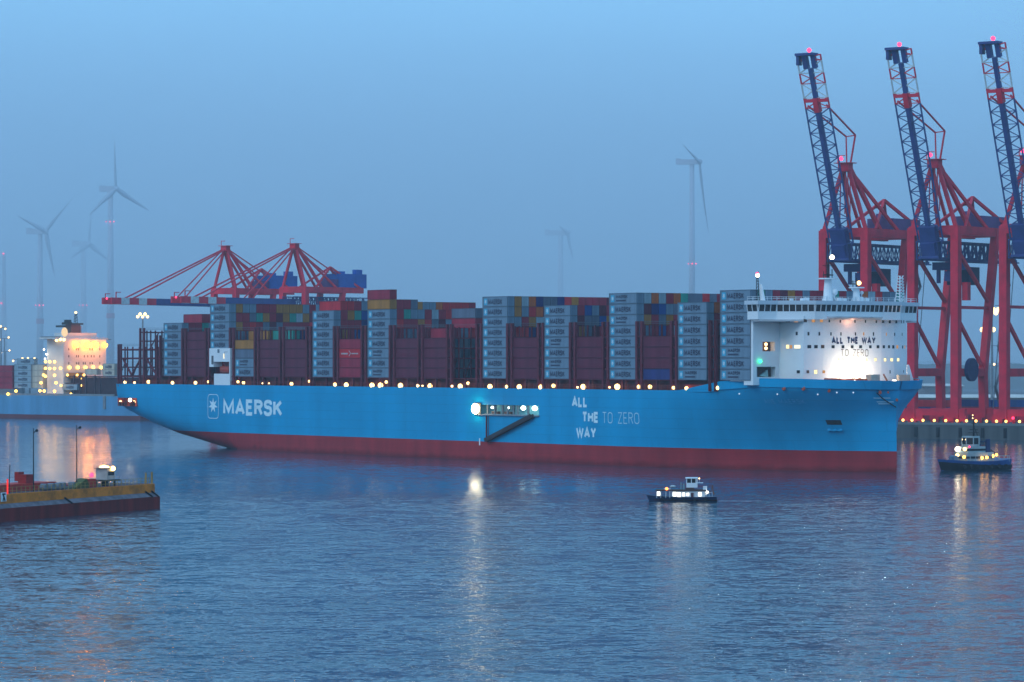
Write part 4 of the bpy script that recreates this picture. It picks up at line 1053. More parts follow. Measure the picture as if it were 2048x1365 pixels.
        w = MB(); w.b2((cx - 6.5, 30, TOP + .4), (cx + 6.5, 52, TOP + 8.4)); w.b2((cx - 3, 34, TOP + 8.4), (cx + 1, 40, TOP + 10)); w.b2((cx + 2, 45, TOP + 8.4), (cx + 5, 50, TOP + 11)); w.build("engine_house", mat("crane_bright_blue", (.02, .09, .36), .5, scale=.2), e_)
        w = MB()
        for k in (.02, .1, .19, .33, .5, .62): w.ball(bp(k, -4.6, .4), .42)
        w.build("boom_lamps", L_warm, e_)
        for k in (.05, .08, .13): lamp_ball("boom_flood", bp(k, -4.4, .8), .7, L_white, e_)
        lamp_ball("warning_light", bp(1.0, 0, 1.2), .5, L_red, e_)
        lamp_ball("warning_light", bp(.55, -4.5, 1.6), .45, L_red, e_)
        w = MB(); w.bar(bp(.88, -4, 1), bp(.88, -4, 5), .5); w.bar(bp(.88, -4, 5), bp(.84, -4, 5), .4); w.build("boom_davit", crane_red, e_); w = MB(); w.bar(bp(.97, -4, 1), bp(.97, -4, 4), .4); w.bar(bp(.97, -4, 4), bp(.93, -4, 4), .4)
        w.build("boom_davit", crane_red, e_)
    e_.scale = (sc, sc, sc)
    return e_
RZ1, RZ2 = R(-36), R(-41)
g0 = gantry(True)
cl = ["red gantry crane with raised blue boom, farthest left, partly behind the white bridge", "red gantry crane with raised blue boom, the middle one of the three on the quay",
      "red gantry crane with raised blue boom, cut off by the right edge"]
for i in range(3):
    o = g0 if i == 0 else copy_tree(g0)
    o.location = qp(-33.8 + 37.2 * i, 3.2, QZ); o.rotation_euler = (0, 0, RZ1)
    tag(o, cl[i], "gantry crane", "raised gantry cranes on the right quay")
g1 = gantry(False)
dl = ["red and blue gantry crane with lowered boom reaching farthest left over the moored ship", "red and blue gantry crane with lowered boom, the right one behind the stern containers"]
for i in range(2):
    o = g1 if i == 0 else copy_tree(g1)
    o.scale = (.84,) * 3
    ap = at(450, 490, 1580) if i == 0 else at(588, 485, 1549)
    sc_ = .84; cxv = D2 * (17.7 / 2 * sc_)
    o.location = Vector((ap.x, ap.y, 0)) - cxv + Vector((0, 0, QZ - (94 * .84 + QZ - ap.z)))
    if i == 0: zc = o.location.z
    o.location.z = QZ - 2.6
    o.rotation_euler = (0, 0, RZ2); tag(o, dl[i], "gantry crane", "lowered gantry cranes behind the stern")

# quay lamps and other quay things
lu = [1806, 1824, 1846, 1868.5, 1891.5, 1914, 1933, 1952, 1973, 1993, 2012, 2039]
def quay_s(u, back):
    k = (u - UC) / F; p0 = qp(0, back); return (k * p0.y - p0.x) / (D1.x - k * D1.y)
ql0 = None
for i, u in enumerate(lu):
    p = qp(quay_s(u, .5), .5, QZ + .45)
    if ql0 is None:
        ql0 = empty("quay_lamp"); w = MB(); w.bar((0, 0, 0), (0, 0, .7), .35); w.build("post", grey_steel, ql0); lamp_ball("bulb", (0, 0, .75), .5, L_quay, ql0)
        o = ql0
    else: o = copy_tree(ql0)
    o.location = p
    tag(o, f"small warm quay edge lamp, {ORD[i + 1]} from the blue bow along the quay", "lamp", "row of lamps along the quay edge")
p = qp(quay_s(2026, .5), .5, QZ + .4); o = empty("quay_signal", p, label="red signal light on a short post at the quay edge", cat="signal light")
w = MB(); w.bar((0, 0, 0), (0, 0, 1.6), .3); w.build("post", mat("signal_post_red", (.5, .02, .03), .5), o); w = MB(); w.ball((0, 0, 2.0), .5); w.build("bulb", L_red, o)
# terminal containers, warehouses, masts behind the cranes
def yard_stack(u, Y, n, tiers, colour, label, z=QZ):
    p = at(u, 800, Y); e_ = link(bpy.data.objects.new("yard_containers", None)); e_.location = (p.x, p.y, z); e_.rotation_euler = (0, 0, RZ1)
    tag(e_, label, "container stack")
    for k in range(tiers):
        w = MB(); w.b2((0, 0, k * 2.62), (n * 12.3, 2.44, k * 2.62 + 2.6))
        for i in range(n): w.b2((i * 12.3 - .04, -.04, k * 2.62), (i * 12.3 + .12, 2.48, k * 2.62 + 2.6))
        w.build("container_row", MATS["container_" + colour[k % len(colour)]], e_)
yard_stack(1800, 1262, 2, 3, ['maroon', 'navy', 'red'], "stacked maroon and navy containers on the quay beside the blue bow")
yard_stack(1868, 1268, 2, 3, ['maroon', 'maroon', 'navy'], "stacked maroon containers between the legs of the middle crane")
yard_stack(1936, 1260, 2, 3, ['red', 'maroon', 'blue'], "stacked red and blue containers behind the tug")
yard_stack(1996, 1256, 2, 2, ['maroon', 'cream'], "stacked maroon and cream containers beside the rightmost crane")
def shed(u0, u1, Y, vroof, h, label, wall=(.22, .2, .2)):
    a, b = at(u0, vroof, Y), at(u1, vroof, Y); zt_ = a.z
    e_ = empty("warehouse", ((a.x + b.x) / 2, Y, QZ), label=label, cat="warehouse"); wd = (b.x - a.x) / 2
    w = MB(); w.b2((-wd, 0, 0), (wd, 30, zt_ - QZ - 1.2)); w.build("wall", mat("shed_wall", wall, .7, scale=.1), e_)
    w = MB(); w.prism([(-1, zt_ - QZ - 1.2), (15, zt_ - QZ), (31, zt_ - QZ - 1.2), (31, zt_ - QZ - 1.5), (-1, zt_ - QZ - 1.5)], 0, -wd - 1, wd + 1); w.build("roof", mat("shed_roof", (.6, .55, .5), .6, scale=.1), e_)
    w = MB(); n = max(2, int(wd / 12))
    for i in range(n): x = -wd + (i + .5) * 2 * wd / n; w.b2((x - 2.5, -.15, 0), (x + 2.5, -.02, min(4.5, zt_ - QZ - 2)))
    w.build("doors", mat("shed_door", (.1, .12, .18), .6), e_)
shed(1838, 2140, 1500, 790, 10, "long low warehouse with pale roof behind the right cranes")
shed(1850, 1925, 1900, 768, 8, "small grey shed with pale roof far behind the middle crane")
shed(-60, 34, 1830, 748, 8, "white lit shed at the far left behind the moored ship", (.6, .55, .5))
def flood_mast(u, v, Y, label, n=6, m_=None, r=.9, twin=False):
    p = at(u, v, Y); h = p.z - QZ
    e_ = empty("floodlight_mast", (p.x, p.y, QZ), label=label, cat="light mast")
    w = MB(); w.tube((0, 0, 0), (0, 0, h), .7, .35, 8); w.b2((-3, -.4, h - .4), (3, .4, h)); w.build("pole", grey_steel, e_)
    w = MB()
    for i in range(n): w.ball((-2.6 + 5.2 * i / max(1, n - 1), -.7, h + (.5 if i % 2 else -.9)), r, 0, 8, 6)
    w.build("lamp_cluster", m_ or L_warm, e_)
flood_mast(1984, 622, 1420, "tall floodlight mast with bright lamps behind the right cranes", 6, None, 1.0)
flood_mast(1975, 656, 1600, "lower floodlight mast with yellow lamps, seen beside the crane leg", 5, L_warm, 1.2)
flood_mast(285.5, 630.5, 1750, "tall floodlight mast glowing above the stern frames of the big ship", 5, None, .8)
for k, (u, v, Y, lb_) in enumerate([(2, 655, 1900, "floodlight mast at the left edge of the terminal, the nearest to the frame edge"), (9, 677, 2000, "dim floodlight mast with two tiny lamps at the far left"),
        (36, 719, 1850, "low lamp mast behind the crates of the moored ship, left of it"), (47, 718.5, 1850, "low lamp mast behind the grey stack of the moored ship"), (60, 719, 1850, "low lamp mast between the grey stack and the moored white house"),
        (11, 703, 2100, "lamp mast with one yellowish light low over the far left terminal"), (30, 734.5, 1800, "short lamp mast with a reddish light behind the far left containers"), (1978, 731, 1700, "faint lamp mast far behind the middle crane leg")]):
    flood_mast(u, v, Y, lb_, 2 if k != 0 else 3, L_small if k in (5, 6, 7) else L_warm, .55)

# ------------------------------------------------------------------ the moored ship at the left
P0 = at(120, 838.5, 1594); P0.z = 0
bs = empty("moored_ship", P0, RZ2, label="pale blue moored ship at the far left with floodlit white bridge house", cat="container ship")
def ms_u(u, y=0):
    "x along the moored ship for a photo column, on the plane y metres inboard"
    k = (u - UC) / F; p = P0 - N2 * y; return (k * p.y - p.x) / (D2.x - k * D2.y)
def ms_z(v, x, y=0): p = P0 + D2 * x - N2 * y; return CH - (v - V0) * p.y / F
HB = 31; zd = ms_z(792, 0)
x1 = ms_u(262)
w = MB(); outline = [(-150, 6), (-140, 0), (x1 - 14, 0), (x1, 6), (x1 + 2, HB / 2), (x1, HB - 6), (x1 - 14, HB), (-140, HB), (-150, HB - 6)]
w.prism(outline, 2, 1.9, zd); w.prism(outline, 2, -2, 1.9, 1)
w.build("hull", [mat("moored_hull_blue", (.10, .30, .50), .5, scale=.1, var=.15, streak=True), mat("moored_boot", (.15, .035, .04), .6, scale=.1)], bs)
w = MB(); w.b2((-139, .3, zd), (x1 - 12, .5, zd + 1.0)); w.b2((ms_u(207), -.4, ms_z(818, 20)), (ms_u(212), .3, zd)); w.build("ship_rail", grey_steel, bs)
# house
xF = ms_u(127, 3); zr = ms_z(679, xF)
def ms_fy(u): 
    "inboard offset on the front wall plane x = xF"
    k = (u - UC) / F; p = P0 + D2 * xF; n = -N2; return (k * p.y - p.x) / (n.x - k * n.y)
yR = ms_fy(212)
xB = ms_u(94, 3)
w = MB(); w.b2((xB, 3, zd), (xF, yR, zr)); w.b2((xB - .5, -1.5, zr), (xF - 1, yR + 2, zr + .9)); w.b2((xF - 9, 5, zr + .9), (xF - 2.5, yR - 4, zr + 3.2))
w.build("bridge_house", mat("house_white", (.66, .64, .62), .5, scale=.2, var=.05), bs)
w = MB(); w.b2((xB, -1.2, zr + .9), (xF - 4, 4.6, zr + 1.4)); w.b2((xF - 6, -4.5, zr - .1), (xF - 3, -1.5, zr + .25)); w.b2((xF - 6, yR + 2, zr - .1), (xF - 3, yR + 6, zr + .25)); w.build("bridge_wing", mat("wing_grey", (.2, .2, .2), .6), bs)
for v, us in ((699, (137.5, 153, 157, 180, 184.5, 199.5)), (713, (137.5, 153, 157, 168.5, 175.5, 182.5, 188, 199.5)), (727, (137.5, 153, 157.5, 166.5, 170.5, 180, 184.5, 199.5))):
    for u in us:
        y = ms_fy(u); z = ms_z(v, xF, y); w = MB(); w.b2((xF, y - .26, z - .55), (xF + .06, y + .26, z + .55)); w.build("window", glass, bs)
lo_m = L_orange
for u, v, r in ((149.5, 690.5, 1.25), (171, 690, 1.6), (189.5, 690.5, 1.2), (208, 691, 1.0)):
    y = ms_fy(u); z = ms_z(v, xF, y); lamp_ball("bridge_floodlight", (xF + 1.2, y, z), r, glow("lamp_amber_flood", (1, .36, .015), 22), bs)
for u, v in ((137, 735.5), (153.5, 735.5), (169, 735.5), (184.5, 735), (199.5, 735.5)):
    y = ms_fy(u); z = ms_z(v, xF, y); lamp_ball("wall_lamp", (xF + .9, y, z), .8, L_amber, bs)
for u, v in ((135, 750.5), (154.5, 750.5), (168, 750.5), (161, 757), (187, 759), (205, 758), (122, 771.5), (161.5, 771.5), (187, 771.5), (205, 771.5), (142, 788.5), (186, 788), (220, 788.5)):
    y = ms_fy(u) * .5; lamp_ball("deck_lamp", (ms_u(u, y), y, ms_z(v, ms_u(u, y), y)), .6, L_amber, bs)
for u, v in ((91, 724), (99.5, 724), (109, 724), (91, 737), (99.5, 737.5), (109, 737.5), (121, 737), (87, 750.5), (91, 753), (109, 751), (112, 766), (82, 766), (80, 782), (88.5, 782.5), (109, 783), (32, 782.5), (16, 788.5)):
    lamp_ball("deck_lamp", (ms_u(u, -.6), -.6, ms_z(v, ms_u(u, -.6), -.6)), .7, L_amber if v < 760 else L_orange, bs)
for u, v in ((88, 699.5), (93, 709), (90, 718)): lamp_ball("deck_lamp", (ms_u(u, 2), 2, ms_z(v, ms_u(u, 2), 2)), .4, L_white, bs)
for u, v in ((113, 681), (121, 679.5), (128, 680)): lamp_ball("deck_lamp", (ms_u(u, 2), 2, ms_z(v, ms_u(u, 2), 2)), .75, L_warm, bs)
# funnel, mast
xm = ms_u(140, 12); zm = zr + 3
w = MB(); w.b2((xm - 1, 10, zr + .5), (xm + 3, 16, ms_z(650, xm, 12))); w.build("funnel", mat("funnel_brown", (.10, .06, .05), .6), bs)
w = MB(); z0 = ms_z(650, xm, 12)
w.b2((xm - 1.5, 8, z0), (xm + 3.5, 17.5, z0 + .8)); w.b2((xm - 7, 9, ms_z(655, xm, 12)), (xm - 1, 13, ms_z(651, xm, 12))); w.b2((xm - 3.6, 10, ms_z(650, xm, 12)), (xm + .5, 13, ms_z(645, xm, 12)))
zt_ = ms_z(628, xm, 12)
for d in ((-.7, -.7), (.7, -.7), (.7, .7), (-.7, .7)): w.bar((xm + 2 + d[0], 14 + d[1], z0), (xm + 2 + d[0] * .4, 14 + d[1] * .4, zt_), .25)
for i in range(4): z = z0 + (zt_ - z0) * i / 4; w.bar((xm + 1.3, 13.3, z), (xm + 2.7, 14.7, z + 1.2), .2)
w.b2((xm - 2, 10, z0 + .8), (xm + 1, 12, ms_z(640, xm, 12)))
w.build("signal_mast", mat("mast_dark", (.035, .04, .04), .6), bs)
lamp_ball("mast_lamp", (xm + 2, 14, zt_ + .6), .6, L_warm, bs)
w = MB(); xq = ms_u(129, 6); zq = ms_z(665, xq, 6); w.ball((xq, 6, zq), 1.6, 0, 10, 6, (1, 1, 1.5)); w.build("lit_dome", glow("dome_glow", (1, .7, .38), 1.1), bs)
w = MB(); y = ms_fy(186); w.tube((xF - 6, y - 3, zr + 3), (xF - 6, y - 3, ms_z(652, xF, y)), .7, .5); w.build("antenna_post", mat("antenna_pink", (.4, .25, .25), .6), bs)
# lashing frames and deck house at the stern part
w = MB()
for u in (128, 148, 160, 172, 190, 200): x = ms_u(u, 4); w.bar((x, 4, zd), (x, 4, ms_z(747 + (u % 3) * 4, x, 4)), .7)
for v in (754, 768, 780): w.bar((ms_u(126, 4.5), 4.5, ms_z(v, 20)), (ms_u(240, 4.5), 4.5, ms_z(v, 40)), .5)
w.b2((ms_u(126, 8), 8, zd), (ms_u(250, 8), 26, ms_z(756, 30))); w.build("lashing_bridge", mat("moored_steel", (.07, .03, .035), .6), bs)
point("house_flood_a", (xF + 7, ms_fy(160), zr - 2), 4600, (1, .28, .04), .8, bs); point("house_flood_b", (xF + 7, ms_fy(190), zr - 5), 3600, (1, .31, .06), .8, bs)
point("house_side_light", (ms_u(104, -5), -7, zd + 14), 500, (1, .55, .25), .8, bs)
# containers standing on the moored ship
def ms_box(x, y, z, col, label, txt=False, L_=8.2):
    o = link(bpy.data.objects.new("shipping_container", CMESH[col])); o.location = P0 + D2 * x - N2 * y + Vector((0, 0, z)); o.rotation_euler = (0, 0, RZ2); o.scale = (L_ / CL, 1, 1)
    tag(o, label, "container", "containers on the moored ship")
    if txt: c = link(bpy.data.objects.new("lettering", M_TXT)); c.parent = o
xs = ms_u(28, .5); zc0 = ms_z(776.5, xs, .5)
for k in range(5): ms_box(xs + (0 if k < 4 else 2), .6, zc0 + k * 2.9, 'pale_grey', f"pale blue grey container, {ORD[k + 1]} from the bottom of the stack on the moored ship", True, ms_u(62, .5) - xs)
xs2 = ms_u(63, 1.2)
for k in range(4): ms_box(xs2, 1.2, zc0 + k * 2.9, 'cream', f"cream container, {ORD[k + 1]} from the bottom, behind the moored ship's pale stack", False, ms_u(84, .5) - xs2)
for k in range(4): ms_box(ms_u(-14, .8), .8, zc0 + (k - 0.5) * 2.9 + 1, 'maroon', f"maroon container, {ORD[k + 1]} from the bottom of the stack at the left frame edge", False, ms_u(25, .5) - ms_u(-14, .5))
ms_box(ms_u(125, 2.5), 2.5, ms_z(781, 15), 'pale_grey', "pale grey container low on the moored ship ahead of its white house", True, ms_u(154, 2) - ms_u(125, 2))
ms_box(ms_u(170, 5), 5, ms_z(750, 25), 'cream', "cream lit container stacked before the floodlit house of the moored ship", False, 8.5)
ms_box(ms_u(205, 5), 5, ms_z(752, 30), 'cream', "cream container with dark lettering, lower of two near the big ship's stern", True, 8.5)
ms_box(ms_u(205, 5), 5, ms_z(752, 30) + 2.9, 'cream', "cream container with dark lettering, upper of two near the big ship's stern", True, 8.5)
ms_box(ms_u(132, 6), 6, ms_z(758, 25), 'mustard', "mustard container at the foot of the floodlit house on the moored ship", False, 10)

# ------------------------------------------------------------------ wind turbines
def turbine(u, vh, Y, Rpx, wf, ang, label, nac=1.0, vlight=None, vband=None, twr=1.0, nb=3):
    h = at(u, vh, Y); px = Y / F; Rb = Rpx * px
    e_ = empty("wind_turbine", (h.x, h.y, QZ), label=label, cat="wind turbine", group="wind turbines fading into the mist"); H_ = h.z - QZ
    w = MB(); w.tube((0, 0, 0), (0, 0, H_), 3.1 * twr * Y / 2600, 1.9 * twr * Y / 2600, 20); w.build("tower", far_white, e_, smooth=True)
    ax = Vector((math.sqrt(1 - wf * wf), -wf, 0)); hv = Vector((wf, math.sqrt(1 - wf * wf), 0)); k = Y / 2600
    w = MB(); w.bar(ax * -9 * k * nac + Vector((0, 0, H_ + 1.5 * k)), ax * 4.5 * k + Vector((0, 0, H_ + 1.5 * k)), 4.2 * k, 4.0 * k); w.bar(ax * -10.5 * k * nac + Vector((0, 0, H_ + 2 * k)), ax * -8 * k * nac + Vector((0, 0, H_ + 2 * k)), 4.4 * k, 4.6 * k); w.build("nacelle", far_white, e_)
    hp = ax * 6.2 * k + Vector((0, 0, H_ + 1.5 * k)); w = MB(); w.ball(hp, 2.3 * k, 0, 12, 8); w.build("hub", far_white, e_, smooth=True)
    for i in range(nb):
        a = R(ang + 120 * i); d = hv * math.cos(a) + Vector((0, 0, math.sin(a))); sd_ = ax.cross(d)
        w = MB(); P = []
        for q, c in ((0.02, 1.3), (.1, 1.9), (.22, 2.1), (.5, 1.35), (.8, .75), (1, .18)):
            p = hp + d * Rb * q + ax * (q * q * 2.0 * k)
            P += [p + sd_ * c * k + ax * .25 * c * k, p - sd_ * c * k - ax * .25 * c * k, p + ax * .3 * c * k]
        w.add(P, [(3 * j + a_2, 3 * j + b_2, 3 * j + 3 + b_2, 3 * j + 3 + a_2) for j in range(5) for a_2, b_2 in ((0, 1), (1, 2), (2, 0))]); w.build("blade", far_white, e_, smooth=True)
    if vlight:
        z = at(u, vlight, Y).z - QZ
        for dx in (-3.0, 0, 3.0): lamp_ball("obstruction_light", (dx * k, -3.2 * k, z), .5 * k, L_red, e_)
    if vband:
        z = at(u, vband, Y).z - QZ; w = MB(); w.tube((0, 0, z - 2 * k), (0, 0, z + 2 * k), 3.15 * twr * k, 3.1 * twr * k, 20, caps=False); w.build("red_band", far_red, e_)
    return e_
turbine(221, 382, 2850, 98, .62, 95, "tallest pale wind turbine in the mist left of the lowered cranes", 1, 444, 632, 1.05)
turbine(80, 467, 3000, 92, .55, 43, "pale wind turbine with drooping blade second from the left frame edge", 1.2, 611, 643)
turbine(167, 492, 3700, 66, .6, 88, "faintest wind turbine, between two taller ones at the left", 1, 611)
turbine(1121, 470, 3600, 58, .4, 168, "small faint wind turbine above the middle of the container stacks", 1.2, nb=2)
turbine(1384, 328, 2550, 150, .31, 170, "large wind turbine above the stacks, nearest to the right cranes", 1.2, 528, None, .95, 2)
p = at(8, 508, 3400); e_ = empty("radio_mast", (p.x, p.y, QZ), label="slim mast with red lights at the left frame edge", cat="mast")
w = MB(); w.tube((0, 0, 0), (0, 0, p.z - QZ), 4, 1.6, 12); w.build("pole", far_white, e_)
for v in (508, 607): lamp_ball("obstruction_light", (-2 if v > 600 else 0, -4, at(8, v, 3400).z - QZ), 1.0, L_red, e_)

# ------------------------------------------------------------------ work barge, near left
BA, BB = at(0, 1045, ywater(1045)), at(326, 1017, ywater(1017)); BA.z = BB.z = 0
bd = (BB - BA); BL = bd.length; bd.normalize(); BRZ = math.atan2(bd.y, bd.x)      # x axis runs away from the camera to the far end
# local frame: x along from the photo's left edge, y to the left of x (away from the visible side)
bg = empty("work_barge", BA, BRZ, label="dark brown and ochre work barge moored at the near left", cat="barge")
bn = Vector((-bd.y, bd.x, 0))
def bgu(u, y=0):
    k = (u - UC) / F; p = BA + bn * y; return (k * p.y - p.x) / (bd.x - k * bd.y)
def bgz(v, x, y=0): p = BA + bd * x + bn * y; return CH - (v - V0) * p.y / F
BW = 13; X0 = -26
pl = [(X0, 0), (BL - 1.2, 0), (BL, 1.2), (BL, BW - 1), (BL - 1.5, BW), (X0, BW)]
w = MB(); w.prism(pl, 2, -1, 2.35); w.build("hull", barge_hull, bg)
ins = [(X0 + .2, .9), (BL - 1.6, .9), (BL - 1.0, 1.6), (BL - 1.0, BW - 1.6), (BL - 2, BW - 1), (X0 + .2, BW - 1)]
w = MB(); n = len(pl); w.add([(*p, 2.354) for p in pl] + [(*p, 3.1) for p in ins], [(i, (i + 1) % n, n + (i + 1) % n, n + i) for i in range(n)]); w.build("fender_belt", mat("belt_grey", (.16, .13, .15), .6, scale=.7, var=.25), bg)
w = MB(); w.prism(ins, 2, 3.0, 4.75); w.build("bulwark", ochre, bg)
w = MB()
for k in (.42, .93, .97):
    x = BL * k; w.bar((x, .0, 2.3), (x - 1.2, .95, 3.4), .45, .3)
w.build("fender_chain", black, bg)
w = MB(); ins2 = [(X0 + 1, 1.5), (BL - 2.4, 1.5), (BL - 2.4, BW - 1.6), (X0 + 1, BW - 1.6)]; w.prism(ins2, 2, 4.75, 4.8); w.build("deck", mat("barge_deck", (.08, .05, .05), .8, scale=.5), bg)
w = MB(); x = -3
while x < BL - 1.2:
    w.bar((x, 1.15, 4.75), (x, 1.15, 5.9), .08); x += 1.5
for z in (5.3, 5.9): w.bar((-3, 1.15, z), (BL - 2, 1.15, z), .06)
w.bar((BL - 1.3, 1.7, 4.7), (BL - 1.3, 1.7, 7.0), .3); w.bar((BL - 1.3, 3.0, 4.7), (BL - 1.3, 3.0, 6.8), .25); w.build("railing", mat("rail_yellow", (.35, .22, .06), .6), bg)
def bg_part(name, u0, u1, v0, v1, y0, y1, m_, x=None):
    a = bgu(u0, y0) if x is None else x[0]; b = bgu(u1, y0) if x is None else x[1]
    z1 = bgz(v0, (a + b) / 2, y0); w = MB(); w.b2((a, y0, 4.78), (b, y1, z1)); return w.build(name, m_, bg)
hm = bg_part("hopper_wall", -40, 113, 968.5, 990, 5, 10, barge_red)
bg_part("hopper_wall", 134, 170, 968.5, 985, 5, 9, barge_red)
w = MB(); b = bgu(66, 5.5); a = b - 2.4; z1 = bgz(949, b, 5.5); w.b2((a, 5.5, 4.9), (b, 7.2, z1))
w.b2((a + .1, 7.15, bgz(962, b, 6.5)), (b - .4, 8.0, bgz(944, b, 6.5))); w.build("winch_house", mat("winch_red", (.30, .014, .012), .6, scale=.6), bg)
for u, v, lean in ((67, 857, 0), (153.5, 851, 0), (17.5, 930, .6)):
    x = bgu(u, 2.6); z1 = bgz(v, x, 2.6); w = MB(); w.tube((x, 2.6, 4.7), (x + lean, 2.6 + lean * .2, z1), .12, .07, 8)
    if v < 900: w.bar((x, 2.6, z1 - .9), (x - .2, 1.9, z1 - .3), .12); w.ball((x - .2, 1.8, z1 - .4), .28)
    w.build("mast", black, bg)
# control cabin on stilts
ca = empty("control_cabin"); ca.parent = bg
yc0, yc1 = 2.5, 4.9
xb = bgu(230, yc0); xa = xb - 3.0; ym = yc1; zf, zt_ = bgz(960, xa, yc0), bgz(938.5, xa, yc0)
w = MB(); w.b2((xa - .4, 2.0, zf - .3), (xb + 1.2, ym + .4, zf)); w.build("cabin_platform", mat("cabin_dark", (.03, .03, .035), .6), ca)
w = MB()
for x, y in ((xa, yc0), (xb - .2, yc0), (xa, ym), (xb - .2, ym)): w.bar((x, y, 4.75), (x, y, zf - .3), .3)
w.b2((xa + .8, 3.2, 4.75), (xa + 1.8, 4.2, zf - .3)); w.build("stilts", black, ca)
w = MB(); w.b2((xa, yc0, zf), (xb, ym, zt_)); w.build("cabin_wall", mat("cabin_grey", (.42, .40, .38), .6), ca)
w = MB(); w.b2((xa - .3, yc0 - .25, zt_), (xb + .3, ym + .2, zt_ + .25)); w.build("cabin_roof", mat("cabin_roof", (.25, .24, .24), .6), ca)
w = MB(); w.b2((xa + .4, yc0 - .06, zf + .8), (xb - .4, yc0 - .004, zt_ - .5)); w.build("cabin_window", glass, ca)
for u, v, r in ((203, 937.5, .5), (208.5, 937, .6), (214, 937.5, .5), (226, 937.5, .45), (195, 937, .14)):
    p = at(u, v, (BA + bd * (xa + 1.5) + bn * 2.1).y); q_ = p - BA; lamp_ball("cabin_lamp", (q_.dot(bd), q_.dot(bn), p.z), r, glow("lamp_cabin", (1, .62, .16), 12) if r > .3 else L_warm, ca)
# red beacon on its cabinet, reels and pipes
x = bgu(182, 3); w = MB(); w.b2((x - 1.8, 2.6, 4.75), (x + 1.2, 4.2, bgz(958, x, 3))); w.build("winch_cabinet", barge_red, bg)
lamp_ball("beacon", (x, 2.9, bgz(950, x, 3)), .42, L_red, bg)
w = MB()
for u in (90, 104, 118, 126, 146): x = bgu(u, 3); w.tube((x, 2.6, 5.4), (x, 3.8, 5.4), .62, n=12)
w.bar((bgu(85, 2.2), 2.2, 5.2), (bgu(150, 2.2), 2.2, 5.2), .3); w.build("hose_reels", mat("reel_grey", (.16, .17, .2), .6), bg)
w = MB(); x = bgu(165, 1.6); w.prism([(x - 3.5, 4.76), (x + 2.5, 4.76), (x + 1.5, 6.6)], 1, 1.5, 3.2); w.build("ramp", mat("ramp_green", (.10, .10, .02), .7), bg)
w = MB(); x0, x1_ = bgu(1.5, .86), bgu(12, .86); z0, z1 = bgz(1004, x0), bgz(986, x0); w.b2((x0, .78, z0), (x1_, .89, z1)); w.build("notice_board", white, bg)
w = MB(); xm_ = (x0 + x1_) / 2; zm_ = (z0 + z1) / 2; w.bar((xm_ - .35, .75, zm_ + .6), (xm_ + .4, .75, zm_ - .7), .1, .3); w.bar((xm_ - .5, .74, zm_ + .5), (xm_ + .5, .74, zm_ + .5), .08, .25); w.bar((xm_ - .1, .74, zm_ - .1), (xm_ - .3, .74, zm_ - .7), .08, .2); w.build("notice_mark", black, bg)
w = MB(); x = bgu(14, 1.2); w.b2((x - .12, 1.0, 4.76), (x + .12, 1.2, 7.4)); w.build("marker_light", glow("marker_red", (1, .04, .03), 1.2), bg)

# ------------------------------------------------------------------ small launch
def vessel_hull(w, L_, B_, zsheer, mi=0, z0=-.4, sharp=1.6, n=16, tuck=.75, rake=.0, full=.45):
    "closed boat hull, bow at +x"
    R_ = []
    for i in range(n + 1):
        k = i / n; x = (k - .5) * L_
        f = 1 - max(0, (k - full) / (1 - full)) ** sharp
        f *= 1 - .28 * max(0, (.2 - k) / .2) ** 2
        zs = zsheer(k); row = []
        for zz, bb in ((z0, tuck), (zs * .35, .9), (zs, 1)):
            xx = x + (zz - z0) * rake * max(0, k - .5) * 2
            row.append((xx, zz, B_ / 2 * f * bb + .02))
        R_.append(row)
    vs = []
    for row in R_:
        vs += [(x, -y, z) for x, z, y in row] + [(x, y, z) for x, z, y in reversed(row)]
    fs = []
    for i in range(n):
        for j in range(5): fs.append((6 * i + j, 6 * i + j + 1, 6 * i + 7 + j, 6 * i + 6 + j))
    fs += [tuple(range(6)), tuple(range(6 * n, 6 * n + 6))]
    w.add(vs, fs, mi)
LY = ywater(1002.5); lp = at(1367, 1002.5, LY); px = LY / F
la = empty("harbour_launch", (lp.x, lp.y, 0), 0, label="small blue hulled white launch with lit windows passing the big ship", cat="motor boat")
la.rotation_euler = (0, 0, R(176))          # bow to the left
def lx(u): return -(u - 1367) * px
def lz(v): return (1002.5 - v) * px + .02
w = MB(); vessel_hull(w, 13.4, 4.2, lambda k: .82 + .40 * k ** 3 + .15 * (1 - k) ** 3, rake=.5, sharp=2.2); w.build("hull", mat("launch_navy", (.012, .022, .07), .4), la)
w = MB(); vessel_hull(w, 13.6, 4.35, lambda k: .36, z0=.05, rake=.4, sharp=2.2); w.build("rubbing_band", mat("launch_band", (.05, .015, .02), .6), la)
w = MB(); w.b2((lx(1410), -1.7, .6), (lx(1344), 1.7, lz(982))); w.build("deckhouse", white, la)
w = MB(); w.b2((lx(1412), -1.95, lz(982.3)), (lx(1312), 1.95, lz(979.6))); w.b2((lx(1388), -1.9, lz(979.6)), (lx(1372), 1.9, lz(975.5))); w.build("canopy_roof", mat("canopy_brown", (.09, .05, .045), .7), la)
w = MB()
for u in (1314, 1322, 1332, 1340): w.bar((lx(u), -1.8, .7), (lx(u), -1.8, lz(982)), .1); w.bar((lx(u), 1.8, .7), (lx(u), 1.8, lz(982)), .1)
w.build("canopy_posts", white, la)
w = MB(); w.b2((lx(1395), -1.4, lz(975.2)), (lx(1373), 1.4, lz(966))); w.b2((lx(1396), -1.6, lz(957.5)), (lx(1371), 1.6, lz(955.5)))
for u in (1373.6, 1383, 1392, 1394.5):
    for y in (-1.35, 1.35): w.bar((lx(u), y, lz(966)), (lx(u), y, lz(957.5)), .16)
w.b2((lx(1406), -1.4, lz(966.5)), (lx(1395), 1.4, lz(966))); w.build("wheelhouse", white, la)
